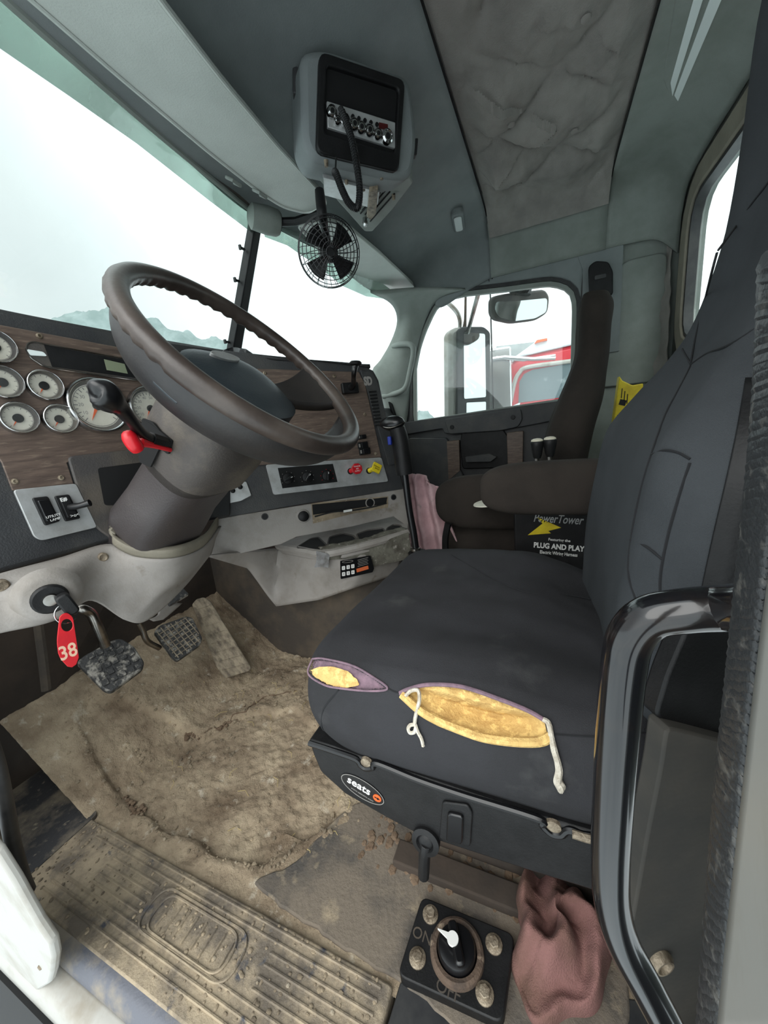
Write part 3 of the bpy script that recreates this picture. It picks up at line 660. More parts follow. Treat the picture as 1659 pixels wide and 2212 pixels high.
for g in [(-14,752,.029,230),(2,828,.029,235),(92,835,.029,235),(36,905,.029,232),(125,907,.029,232),(207,878,.058,238),(322,884,.052,238)]: gauge(*g)
q=L.abs_([(51,757),(55,745),(68,741),(92,746),(345,792),(352,832),(120,800),(88,793),(62,776)])
dsp=obj('display_strip',M().prism(L,rpoly(q,.004),.003,.010),pdark2,db,bevel=.002)
m_=M().tube([L.w(*p,.0105) for p in rpoly(q,.004)],.0013,6,closed=True); obj('chrome_rim',m_,chromew,dsp)
obj('panel',M().prism(L,L.abs_([(90,748),(340,794),(345,826),(108,795)]),.010,.0112),pblack,dsp)
obj('lcd_screen',M().prism(L,L.abs_([(219,779),(263,789),(270,810),(225,802)]),.0112,.0122),lcd,dsp,label='pale green display window')
obj('lamp_window',M().prism(L,rpoly(L.abs_([(52,758),(88,764),(96,773),(60,771)]),.003),.010,.013),lens,dsp)
obj('button',M().prism(L,L.abs_([(281,786),(287,787),(291,803),(285,802)]),.0112,.013),white,dsp)
for x,y,pl in [(85,726,L),(32,1040,L),(132,1032,L),(572,806,Cn),(722,813,Cn),(788,895,Cn),(700,987,Cn),(811,980,Cn),(810,1060,L)][:8]:
    a,b=pl.ab(x,y,.004); obj('screw',M().lathe(pl.w(a,b,.004),pl.n,[(.0055,0),(.005,.002),(.003,.003),(.0025,.0015),(.0005,.0015)],14),boltm,db)
# pocket beside the column
obj('pocket_frame',M().prism(L,rpoly(L.abs_([(143,988),(165,984),(330,966),(380,1100),(240,1166),(206,1142),(160,1045)]),.01),0,.007),pdark2,db,bevel=.003)
obj('pocket_opening',M().prism(L,rpoly(L.abs_([(207,1012),(330,996),(360,1090),(222,1092)]),.006),.006,.0078),pvoid,db)
pla=obj('switch_plate',M().prism(L,rpoly(L.abs_([(25,1059),(160,1045),(206,1139),(86,1168),(70,1160)]),.006),.003,.009),alu,db,bevel=.001)
def rocker(pl,pts,par,lab,style=0):
    q=rpoly(pl.abs_(pts,.009),.004); r=obj('rocker_switch',M().prism(pl,q,.009,.015),pblack,par,bevel=.0015)
    c0=sum(p[0] for p in q)/len(q); c1=sum(p[1] for p in q)/len(q)
    q2=[(c0+(a-c0)*.72,c1+(b-c1)*.82) for a,b in q]
    obj('rocker',M().prism(pl,q2,.015,.020,.002),gloss if style==0 else pblack,r,bevel=.001)
    return r,c0,c1
r1,a,b=rocker(L,[(67,1076),(101,1072),(128,1126),(95,1136)],pla,'')
text('lettering','UTILITY',L,a+.005,b-.0125,.0065,.0202,white,r1,.05); text('lettering','LAMP',L,a+.006,b-.0195,.0065,.0202,white,r1,.05)
r2,a,b=rocker(L,[(115,1072),(147,1068),(172,1120),(139,1127)],pla,'',1)
text('symbol','E#',L,a-.004,b+.017,.010,.0202,white,r2,.05,bold=.0003); text('symbol','>o<',L,a+.005,b-.017,.009,.0202,white,r2,.05)
p0=L.w(a+.004,b,.018); obj('toggle',M().tube([p0,p0+L.n*.018+L.u*.008,p0+L.n*.032+L.u*.02+L.v*.002],[.008,.006,.007],10,sm=10),gloss,r2,bevel=0)
# centre aluminium plate
cpl=obj('heater_plate',M().prism(Cn,rpoly(Cn.abs_([(573,1004),(822,988),(837,1040),(590,1069)]),.008),.003,.008),alu,db,bevel=.001)
obj('heater_face',M().prism(Cn,Cn.abs_([(600,1011),(719,1002),(729,1041),(610,1055)],.008),.007,.0085),pvoid,cpl)
for i,(x,y,t) in enumerate([(622,1034,20),(664,1031,50),(707,1028,80)]):
    a,b=Cn.ab(x,y,.01); k=obj('heater_knob',M().lathe(Cn.w(a,b,.0085),Cn.n,[(.017,0),(.016,.006),(.013,.008)],24),pblack,cpl)
    obj('grip',M().prism(Cn,rrect(a,b,.030,.008,.003,R_(t)),.014,.026),gloss,k,bevel=.002)
    obj('pointer',M().prism(Cn,rrect(a+.010*math.cos(R_(t)),b+.010*math.sin(R_(t)),.006,.0015,.0004,R_(t)),.026,.0265),white,k)
    m_=M()
    for j in range(7):
        tt=R_(-30+40*j); m_.prism(Cn,ell(a+.021*math.cos(tt),b+.021*math.sin(tt),.0011,n=8),.0084,.009)
    obj('dial_marks',m_,greyp if i<2 else redm,cpl)
a,b=Cn.ab(770,1013,.03); c=Cn.w(a,b,.03); s0=Cn.w(*Cn.ab(757,1018,.008),.008)
kn=obj('trailer_air_knob',M().tube([s0,c],.008,12),redm,cpl,label='red octagonal pull knob'); 
KP=Plane(c,-42,10)
obj('knob_head',M().prism(KP,[(.0185*math.cos(R_(22.5+45*i)),.0185*math.sin(R_(22.5+45*i))) for i in range(8)],0,.009),redm,kn,bevel=.0015)
for i,s_ in enumerate(('TRAILER','AIR','SUPPLY')): text('lettering',s_,KP,0,.0075-.0075*i,.0062,.0092,white,kn,depth=.0002)
a,b=Cn.ab(812,1011,.03); c=Cn.w(a,b,.03); s0=Cn.w(*Cn.ab(797,1017,.008),.008)
kn=obj('parking_brake_knob',M().tube([s0,c],.008,12),yellow,cpl,label='yellow diamond shaped pull knob')
KP=Plane(c,-42,10); t=R_(12)
obj('knob_head',M().prism(KP,[(.022*math.cos(t+PI/2*i),.022*math.sin(t+PI/2*i)) for i in range(4)],0,.009),yellow,kn,bevel=.0015)
for i,s_ in enumerate(('PARKING','BRAKE')): text('lettering',s_,KP,0,.004-.008*i,.0058,.0092,pblack,kn,rot=R_(-33),depth=.0002)
for x,y in((757,1018),(797,1017)): a,b=Cn.ab(x,y,.008); obj('knob_socket',M().lathe(Cn.w(a,b,.007),Cn.n,[(.0105,0),(.0105,.002)],20),pvoid,cpl)
# small plate half hidden by the column, SD badge, louvres, rockers, radio slot
sp_=obj('toggle_plate',M().prism(Cn,rpoly(Cn.abs_([(478,1046),(532,1040),(543,1070),(520,1082),(470,1092)]),.004),0,.006),alu,db,bevel=.001)
for x,y in((519,1052),(503,1060)): 
    a,b=Cn.ab(x,y,.008); c=Cn.w(a,b,.006); k=obj('toggle_switch',M().lathe(c,Cn.n,[(.007,0),(.007,.004),(.004,.006)],14),pblack,sp_); obj('lever',M().tube([c,c+Cn.n*.02+Cn.v*.006],.0035,8),gloss,k)
obj('badge_trim',M().prism(Cn,rpoly(Cn.abs_([(776,800),(803,806),(816,832),(858,1000),(838,1006),(790,838)]),.004),0,.007),pdark,db,bevel=.002)
a,b=Cn.ab(795,824,.007); text('lettering','SD',Cn,a,b,.036,.007,greyp,db,rot=R_(-1),sx=.66,bold=.002,depth=.0008)
for k in range(11):
    t=k/10; a0,b0=Cn.ab(797+13*t,848+72*t,.007); a1,b1=Cn.ab(812+12*t,845+72*t,.007)
    obj('louvre',M().prism(Cn,rrect((a0+a1)/2,(b0+b1)/2,abs(a1-a0),.0045,.001),.007,.012),pblack,db)
m_=M()
for x,y,w_,h_ in((783,962,.036,.022),(787,975,.04,.022),(781,944,.03,.014)):
    a,b=Cn.ab(x,y,.004); r=obj('rocker_switch',M().prism(Cn,rrect(a,b,w_,h_,.003),.004,.011),pblack,db,bevel=.0015)
    obj('rocker',M().prism(Cn,rrect(a+.004,b,w_*.55,h_*.7,.002),.011,.015),gloss,r,bevel=.001); obj('symbol',M().prism(Cn,rrect(a-w_*.36,b,.005,h_*.5,.001),.011,.0115),greyp,r)
obj('radio_slot',M().prism(Cn,Cn.abs_([(585,968),(692,960),(697,974),(590,984)]),.004,.010),pblack,db,bevel=.001)
obj('chrome_bar',M().prism(Cn,Cn.abs_([(600,970),(690,963),(692,970),(602,977)],.01),.010,.015),chromew,db,bevel=.001)
# trailer hand-valve stalk on the dash
a,b=Cn.ab(755,839,.01); base=obj('lever_base',M().prism(Cn,rrect(a,b,.055,.034,.004),.004,.022),pblack,db,bevel=.003)
obj('stalk',M().tube([Cn.w(a,b,.02),Cn.w(a,b,.05)+V((0,0,.006)),at(764,810,1,.50),at(768,788,1,.49)],[.010,.008,.007,.009],12,sm=16),gloss,base)
c=at(768,787,1,.49); obj('stalk_cap',M().lathe(c,(0,-.1,1),[(.009,-.004),(.017,.0),(.018,.004),(.013,.009),(.004,.010)],24),pblack,base)

# ---------------------------------------------------------------- knee panel (light grey) and lower console
def rw(l): return [at(x,y,1,d) for x,y,d in l]
k0=rw([(-80,1262,.865),(0,1240,.865),(130,1207,.865),(235,1176,.855),(300,1203,.80),(380,1204,.765),(440,1180,.79),(476,1136,.85)])
k1=rw([(-80,1300,.85),(0,1285,.845),(110,1262,.80),(210,1235,.84),(300,1260,.81),(380,1250,.785),(430,1215,.81),(464,1162,.845)])
k2=rw([(-80,1345,.835),(0,1330,.83),(110,1315,.795),(200,1275,.83),(285,1320,.805),(345,1290,.80),(410,1245,.82),(460,1178,.845)])
k3=rw([(-80,1392,.83),(0,1368,.825),(118,1338,.81),(197,1297,.825),(268,1338,.81),(318,1338,.81),(392,1272,.82),(455,1195,.85)])
kp=obj('knee_panel',M().patch([k0,k1,k2,k3],56,24),plight,db,solid=.006,offset=0,label='scuffed light grey knee panel')
for x,y in((222,1204),(5,1265)):
    c=at(x,y,1,.845); obj('screw',M().lathe(c,(-.2,-1,0),[(.010,-.01),(.010,.002),(.007,.004),(.004,.002),(.001,.002)],16),boltm,kp)
rim=[(243,1150,.85),(247,1172,.83),(300,1196,.80),(380,1196,.765),(440,1172,.79),(472,1132,.85)]
obj('column_rim',M().patch([rw([(x,y-18,d-.004) for x,y,d in rim]),rw([(x,y-8,d-.012) for x,y,d in rim]),rw([(x,y+8,d-.002) for x,y,d in rim])],30,8),beige,kp,solid=.006,label='tan rubber rim round the column')
kc=at(108,1293,1,.785); kn_=V((-.35,-.93,-.1)).normalized()
kb=obj('ignition_boss',M().lathe(kc-kn_*.02,kn_,[(.050,0),(.042,.014),(.034,.020)],28),plight,kp)
lk=obj('ignition_lock',M().lathe(kc,kn_,[(.026,0),(.026,.004),(.023,.007),(.013,.006)],28),pblack,db)
obj('lock_core',M().lathe(kc+kn_*.006,kn_,[(.011,0),(.010,.004)],20),chromew,lk)
KT=Plane(kc+kn_*.03,0,0)
ky=thing('ignition_key',kc,'black headed key in the ignition with a split ring','key')
obj('key_head',M().prism(Plane(kc+kn_*.008,-20,0),rrect(.018,-.012,.020,.040,.008,R_(15)),0,.022),pblack,ky,bevel=.003)
rc=at(143,1325,1,.76)
obj('split_ring',M().tube([rc+V((.016*math.cos(t),.004*math.sin(t),.016*math.sin(t))) for t in [2*PI*k/24 for k in range(24)]],.0011,6,closed=True),chrome,ky)
TG=Plane(at(145,1383,1,.75),-12,4)
tp_=[TG.ab(*p) for p in [(128,1330),(143,1322),(157,1332),(166,1395),(170,1425),(160,1441),(146,1441),(126,1418),(122,1385)]]
hole=[tuple(p) for p in ell(*TG.ab(144,1350),.0075,.011,24)]
o=obj('key_tag',M().ring(TG,rpoly(tp_,.008,6),hole,0,.003,n=64),redm,bevel=.0006); tag(o,'red plastic key tag numbered 38 hanging below the ignition','key tag')
a,b=TG.ab(146,1405); text('number','38',TG,a-.0005,b-.002,.034,.003,mat('tan_number',(214,176,150),rough=.6),o,rot=R_(-4),sx=.72,bold=.0006)

# light grey console beside the driver, ledge with cup holders
co=db
Cu=Plane(Cn.w(0,0,.004),-42,4)
up=[(462,1122),(560,1106),(700,1084),(872,1056),(884,1140),(850,1116),(760,1138),(640,1160),(606,1176),(520,1196),(452,1202)]
obj('upper_face',M().prism(Cu,Cu.abs_(up),-.01,0),plight,co,bevel=.002)
obj('storage_slot',M().prism(Cu,Cu.abs_([(672,1088),(700,1084),(838,1072),(838,1096),(760,1110),(676,1131)]),0,.0015),mud2,co)
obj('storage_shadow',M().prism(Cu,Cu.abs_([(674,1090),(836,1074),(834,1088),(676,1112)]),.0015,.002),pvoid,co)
obj('cable',M().tube([Cu.hit(x,y,.01) for x,y in [(680,1116),(720,1106),(765,1102),(805,1095),(835,1087)]],.0025,6,sm=24),cordm,co)
obj('cable_joiner',M().tube([Cu.hit(742,1105,.011),Cu.hit(760,1102,.011)],.004,8),white,co)
for x,y,r,nm in((655,1115,.017,'lighter_socket'),(572,1116,.008,'screw_hole'),(850,1074,.008,'screw_hole'),(799,1086,.014,'power_socket')):
    a,b=Cu.ab(x,y); c=Cu.w(a,b,0); s_=obj(nm,M().lathe(c,Cu.n,[(r*1.3,0),(r*1.2,.003),(r,.003),(r*.9,.001)],22),plight if r>.01 else pdark,co); obj('plug',M().lathe(c+Cu.n*.001,Cu.n,[(r,0),(r*.95,.010 if r>.015 else .002),(r*.6,.014 if r>.015 else .002)],20),pblack,s_)
Z0=.44
le=[at(x,y,2,Z0) for x,y in [(600,1172),(606,1176),(650,1184),(695,1191),(740,1184),(795,1171),(840,1158),(880,1146),(884,1128),(850,1114),(760,1130),(680,1150),(640,1160)]]
lp=[(p.x,p.y) for p in le]
obj('ledge',M().prism(FP,lp,Z0-.035,Z0),plight,co,bevel=.005)
for pts,nm in (([(640,1184),(672,1164),(688,1161),(716,1188),(700,1190)],'tray_recess'),([(708,1176),(712,1161),(740,1153),(764,1158),(775,1170),(752,1180),(722,1184)],'cup_holder'),([(776,1168),(770,1155),(795,1146),(828,1142),(833,1152),(812,1162),(790,1168)],'cup_holder'),([(834,1152),(836,1142),(850,1134),(866,1136),(868,1144),(850,1150)],'cup_holder')):
    q=[at(x,y,2,Z0+.001) for x,y in pts]; q=rpoly([(p.x,p.y) for p in q],.012); h=obj(nm,M().prism(FP,q,Z0-.004,Z0+.0015),pvoid,co)
    obj('lip',M().tube([(a,b,Z0+.002) for a,b in q],.003,6,closed=True),pdark2,h)
# outer skirt of the console with the arched cut-out
top=[at(452,1200,1,.85),at(520,1194,1,.84),V(le[0])+V((0,0,-.02)),V(le[3])+V((0,0,-.02)),V(le[5])+V((0,0,-.02)),V(le[7])+V((0,0,-.02))]
botm=[at(453,1204,1,.85),at(535,1228,0,.70),at(596,1310,0,.752),at(690,1296,0,.752),at(760,1272,0,.80),at(860,1240,0,1.0)]
m_=M().patch([top,[a.lerp(b,.5) for a,b in zip(top,botm)],botm],50,14,sm=False); TK=BVHTree.FromPolygons(m_.v,m_.f); obj('skirt',m_,plight,co,solid=.006)
obj('ledge_edge',M().tube([p+V((0,0,-.008)) for p in le[:8]],.013,8,sm=30),plight,co)
# tape
SK=thru(le[3]+V((0,0,-.02)),le[6]+V((0,0,-.02)),botm[3])
tq=[SK.ab(*p,.012) for p in [(700,1192),(720,1198),(800,1180),(882,1150),(890,1196),(888,1206),(800,1225),(790,1203),(707,1210)]]
obj('grimy_tape_wrap',M().prism(SK,tq,.010,.013),tapegrey,co,label='grimy grey tape wrapped over the ledge edge')
tq=[SK.ab(*p,.02) for p in [(683,1190),(712,1197),(709,1226),(694,1224),(679,1226),(684,1212)]]
obj('tape_patch',M().prism(SK,tq,.018,.021),tapem,co,label='shiny silver tape patch at the ledge corner')
obj('tape_top',M().patch([[p+V((0,0,.004)) for p in le[3:8]],[p+V((.012,.02,.006+.004*(i%2))) for i,p in enumerate(le[3:8])]],30,6,disp=lambda a,b,p:V((0,0,.004*noise.noise(p*60)))),tapegrey,co,solid=.003)
SK=thru(first(TK,738,1214,.006),first(TK,806,1206,.006),first(TK,738,1250,.006))
st=[SK.ab(*p,.008) for p in [(735,1212),(800,1200),(808,1228),(805,1236),(736,1251)]]
sk=obj('shift_pattern_sticker',M().prism(SK,rpoly(st,.003),.006,.0085),gloss,co,label='black shift pattern sticker')
for i in range(3):
    for j in range(2):
        a,b=SK.ab(742+10*i+.3*j,1227-2*i+13*j,.0085); obj('shift_box',M().prism(SK,rrect(a,b,.0105,.0125,.002),.0085,.009),white,sk)
        text('digit',str(3*j+i+1),SK,a,b,.009,.009,pblack,sk,depth=.0001)
a,b=SK.ab(783,1229,.0085); obj('warning_bar',M().prism(SK,rrect(a,b,.040,.012,.001,R_(9)),.0085,.009),mat('orange_label',(190,92,50),rough=.6),sk)
a,b=SK.ab(751,1213,.0085); m_=M().ring(SK,ell(a,b,.018,.004),ell(a,b,.0165,.003),.0085,.009,n=32)
for k in range(5): 
    a,b=SK.ab(784,1207+3.4*k,.0085); m_.prism(SK,rrect(a,b,.036-.004*(k%2),.0012,.0002,R_(9)),.0085,.009)
obj('fine_print',m_,greyp,sk)
# dark liner on the tunnel below
l0=[at(438,1192,0,.86),at(490,1196,0,.85),at(560,1235,0,.84),at(610,1290,0,.83),at(760,1262,0,.86),at(870,1230,0,1.05)]
l1=[at(415,1335,0,.86),at(480,1372,0,.85),at(560,1402,0,.84),at(640,1412,0,.83),at(770,1405,0,.84),at(870,1390,0,1.05)]
obj('tunnel_liner',M().patch([l0,[a.lerp(b,.5) for a,b in zip(l0,l1)],[V((p.x,p.y,-.01)) for p in l1]],40,14),felt,co,solid=.01,label='brown black dusty liner under the console')
c=at(508,1330,0,.845); obj('worn_patch',M().lathe(c,(-1,-.1,.1),[(.028,0),(.026,.004),(.012,.005)],18),boltm,co)

# ---------------------------------------------------------------- pedals
pe=thing('clutch_pedal',at(237,1470,1,1.02),'wide clutch pedal with worn peeling rubber pad','pedal')
P1=Plane(at(237,1437,1,1.0),-14,48)
q=P1.abs_([(165,1432),(180,1418),(245,1383),(262,1380),(290,1398),(312,1432),(308,1446),(240,1496),(225,1492)])
pd=obj('pad',M().prism(P1,rpoly(q,.008),-.014,.004),pedalr,pe,bevel=.003)
c0=sum(a for a,b in q)/len(q); c1=sum(b for a,b in q)/len(q)
for i in range(-3,4):
    for j in range(-3,4):
        a,b=c0+i*.018,c1+j*.020
        if inside((a,b),[(c0+(x-c0)*.86,c1+(y-c1)*.86) for x,y in q]): obj('tread',M().prism(P1,rrect(a+random.uniform(-.001,.001),b,.014,.015,.003,random.uniform(-.1,.1)),.004,.0075,.001),pedalr,pd)
obj('arm',M().tube([at(160,1318,1,1.02),at(178,1315,1,1.0),at(197,1325,1,1.0),at(210,1352,1,1.0),at(228,1395,1,1.01)],.0115,12,sm=24),chromew,pe)
pe=thing('brake_pedal',at(385,1420,1,1.05),'square brake pedal with cross-hatched rubber pad','pedal')
P2=Plane(at(385,1378,1,1.03),-14,44)
q=P2.abs_([(332,1366),(345,1352),(402,1332),(416,1336),(437,1380),(432,1394),(384,1428),(374,1424)])
pd=obj('pad',M().prism(P2,rpoly(q,.007),-.012,.004),pedalr,pe,bevel=.002)
c0=sum(a for a,b in q)/len(q); c1=sum(b for a,b in q)/len(q); m_=M()
for i in range(-3,4):
    for h in (0,1):
        seg=[]
        for k in range(-30,31):
            a,b=(c0+i*.014,c1+k*.0025) if h==0 else (c0+k*.0025,c1+i*.014)
            t=R_(8); a,b=c0+(a-c0)*math.cos(t)-(b-c1)*math.sin(t),c1+(a-c0)*math.sin(t)+(b-c1)*math.cos(t)
            if inside((a,b),[(c0+(x-c0)*.92,c1+(y-c1)*.92) for x,y in q]): seg.append((a,b))
        if len(seg)>3: m_.tube([P2.w(*seg[0],.005),P2.w(*seg[-1],.005)],.0016,5)
obj('cross_ribs',m_,pedald,pd,label='dusty crossed tread ribs')
obj('arm',M().tube([at(300,1345,1,1.06),at(308,1360,1,1.06),at(318,1385,1,1.06),at(345,1400,1,1.055)],.008,10,sm=20),chromew,pe)
b0,b1,t0=at(480,1463,2,.035),at(543,1445,2,.035),at(432,1293,1,1.10)
_up=V((0,-.018,.022)); P3=thru(b0+_up,b1+_up,t0+_up)
pe=thing('accelerator_pedal',at(510,1455,2,.03),'long dusty brown accelerator pedal leaning on the toe board','pedal')
q=P3.abs_([(414,1306),(424,1294),(440,1290),(454,1298),(543,1443),(538,1450),(486,1466),(468,1442)])
pd=obj('pad',M().prism(P3,rpoly(q,.006),-.012,0),pedald,pe,bevel=.003)
for k in range(8):
    t=(k+.5)/8; a0,b0_=P3.ab(419+t*62,1308+t*150); a1,b1_=P3.ab(449+t*88,1298+t*145)
    obj('groove',M().tube([P3.w(a0+.004,b0_,.0005),P3.w(a1-.004,b1_,.0005)],.0018,5),pedald,pd)
c=at(380,1292,1,.93)
o=obj('tilt_pedal',M().prism(Plane(c,-20,50),rrect(0,0,.055,.028,.004,R_(12)),0,.012),pedalr,bevel=.002); tag(o,'small peeling column tilt pedal under the knee panel','pedal')
obj('bracket',M().patch([[at(345,1300,1,.93),at(392,1303,1,.93)],[at(340,1330,1,.93),at(352,1338,1,.93)],[at(322,1338,1,.93),at(330,1342,1,.93)]],8,8,sm=False),plight,o,solid=.004)

# ================================================================ STEERING WHEEL AND COLUMN
WP=Plane((.462,.499,.934),5,42)      # plane of the rim; u across, v up and forward
cw=WP.o
sw=thing('steering_wheel',cw-WP.n*.10,'large worn black two spoke steering wheel','steering wheel')
def rimr(t): return .0175+.0012*math.cos(t*40)
N=180; R0=.222; ns=14; vs=[]
for i in range(N):
    t=2*PI*i/N; c=WP.w(R0*math.cos(t),R0*math.sin(t)); rad=(WP.u*math.cos(t)+WP.v*math.sin(t))
    for k in range(ns):
        f=2*PI*k/ns; r=.0172
        if math.sin(f)<.3 and not (R_(190)<t<R_(350)): r-=.0042*(.5+.5*math.cos(t*52))*min(1,(.3-math.sin(f)))   # finger grips
        vs.append(c+rad*r*math.cos(f)+WP.n*r*math.sin(f))
m_=M().add(vs,[(i*ns+k,i*ns+(k+1)%ns,((i+1)%N)*ns+(k+1)%ns,((i+1)%N)*ns+k) for i in range(N) for k in range(ns)])
obj('rim',m_,wheelm,sw,ang=60)
WB={}
def web(t0,t1,wid0,name,hubr=.085,hz=-.085,th=.02,ex=1.25):
    """spoke web falling from the rim to the deep hub"""
    def f(u,v):
        t=R_(t0+(t1-t0)*u); tm=R_((t0+t1)/2); 
        t=tm+(t-tm)*(1-.25*v) 
        r=R0-.004-(R0-hubr)*(v**ex); z=-.006+hz*math.sin(v*PI/2)**.9
        return WP.w(r*math.cos(t),r*math.sin(t),z)
    mm_=M().grid(f,60,30); WB[t0]=BVHTree.FromPolygons(mm_.v,mm_.f); return obj(name,mm_,webm,sw,solid=th,offset=0)
wb1=web(134,322,0,'spoke',hz=-.100,th=.012,ex=2.1,hubr=.075)
wb2=web(-28,6,0,'spoke',hz=-.05,th=.022)
obj('hub_shell',M().lathe(cw-WP.n*.125,WP.n,[(.062,-.01),(.085,0),(.100,.02),(.108,.04),(.10,.055),(.08,.06)],48,u=WP.u),wheelm,sw)
m_=M()
def pad(u,v):
    t=2*PI*u; c_,s_=math.cos(t),math.sin(t); a=.118*math.copysign(abs(c_)**.75,c_); b=.095*math.copysign(abs(s_)**.75,s_); k=min(1,v*1.0)
    v2=max(0,(v-.2)/.8); k=(1-v2)**.5; return WP.w(a*k,b*k-.002,-.085+.035*min(1,v/.2)+.014*(1-(1-v2)**2))
hp=obj('horn_pad',m_.grid(pad,49,16),padm,sw,label='dark blue grey padded horn cover')
obj('badge',M().prism(WP,ell(.0,.060,.038,.012,32),-.046,-.0325),alu,hp,bevel=.001,label='silver oval badge')
for nm_,pts,r_ in (('recess_groove',[(335,824),(350,838),(368,855),(385,869)],.0035),('recess_groove',[(505,946),(550,960),(600,971),(640,977)],.0018)):
    obj(nm_,M().tube([first(WB[134],x,y,.006) for x,y in pts],r_,8,sm=20),padm,wb1)
BG=Plane(WP.w(-.150,-.045,-.052),u=(WP.v-WP.u*.35),v=(WP.n*.7-WP.u*.7)); 

sc=thing('steering_column',(.46,.80,.55),'dusty dark plastic steering column cover, scuffed pale on top','steering column')
def csec(Lc,hwl,hwr,up,dn,e=3.2,n=40,sh=0):
    out=[]
    for k in range(n):
        t=2*PI*k/n; c_,s_=math.cos(t),math.sin(t); x=math.copysign(abs(c_)**(2/e),c_); y=math.copysign(abs(s_)**(2/e),s_)
        out.append(WP.w(x*(hwr if x>0 else hwl),y*(up if y>0 else dn)+sh,-Lc))
    return out
cs=[(.112,.055,.05,.05,.05),(.115,.095,.11,.088,.080),(.135,.104,.118,.098,.088),(.20,.104,.112,.098,.094),(.262,.099,.100,.084,.090),(.285,.092,.086,.064,.077),(.36,.105,.080,.060,.072),(.42,.118,.082,.062,.078),(.47,.105,.084,.062,.080),(.55,.095,.085,.062,.085)]
rings=[csec(*c) for c in cs]; 
R2=[]
for i in range(len(rings[0])):
    pass
obj('lower_cover',M().loft([csec(*c) for c in cs[4:]]),pcol,sc,ang=50)
uc=obj('upper_cowl',M().loft([csec(*c) for c in cs[:6]]),pcow,sc,ang=50)
m_=M(); r0=csec(.30,.0835,.074,.063,.0715); 
obj('seam',M().tube([csec(l,*[a+(b-a)*(l-.275)/.255 for a,b in zip((.080,.070,.062,.070),(.090,.085,.062,.085))])[23]+(-WP.u*.001) for l in (.29,.34,.40,.46,.50)],.0012,5),pvoid,sc)
# slot on the near side with the stalks
LS=Plane(WP.w(-.1065,0,-.19),u=-WP.n,v=WP.v)
if LS.n.dot(CAM-LS.o)<0: LS=Plane(LS.o,u=WP.n,v=WP.v)
q=[LS.ab(*p,.001) for p in [(310,905),(330,918),(372,952),(364,982),(345,968),(325,1010),(302,998),(300,985),(308,955),(302,935)]]
obj('lever_slot',M().prism(LS,rpoly(q,.003),-.002,.002),pvoid,sc)
obj('lever_slot',M().prism(LS,rpoly(LS.abs_([(308,903),(330,912),(352,938),(340,952),(318,948),(300,940)],.001),.003),-.002,.0015),pvoid,sc)
dk=lambda p:(p-CAM).length
s0=LS.hit(362,958,.0)
ts=thing('gear_indicator_stalk',s0,'black paddle ended stalk on the left of the column','lever')
d0=dk(s0)
obj('arm',M().tube([s0,near(325,948,d0-.03)],[.011,.012],8),pblack,ts)
pk=[near(330,952,d0-.025),near(305,935,d0-.05),near(280,905,d0-.075),near(258,880,d0-.09),near(240,866,d0-.10),near(222,850,d0-.11),near(206,842,d0-.115),near(197,843,d0-.118)]
obj('paddle',M().tube(pk,[.009,.009,.010,.013,.019,.021,.016,.006],14,sm=40),gloss,ts)
s1=LS.hit(368,972,0)
tl=thing('red_column_lever',s1,'red lever with a hooked tip under the black stalk','lever'); d1=dk(s1)
obj('arm',M().tube([s1,near(330,962,d1-.03),near(303,955,d1-.05)],[.004,.005,.008],8,sm=12),redm,tl)
obj('tip',M().tube([near(279,940,d1-.055),near(281,947,d1-.06),near(290,961,d1-.06),near(297,970,d1-.055)],[.0105,.0115,.0115,.0105],12,sm=16),redm,tl)

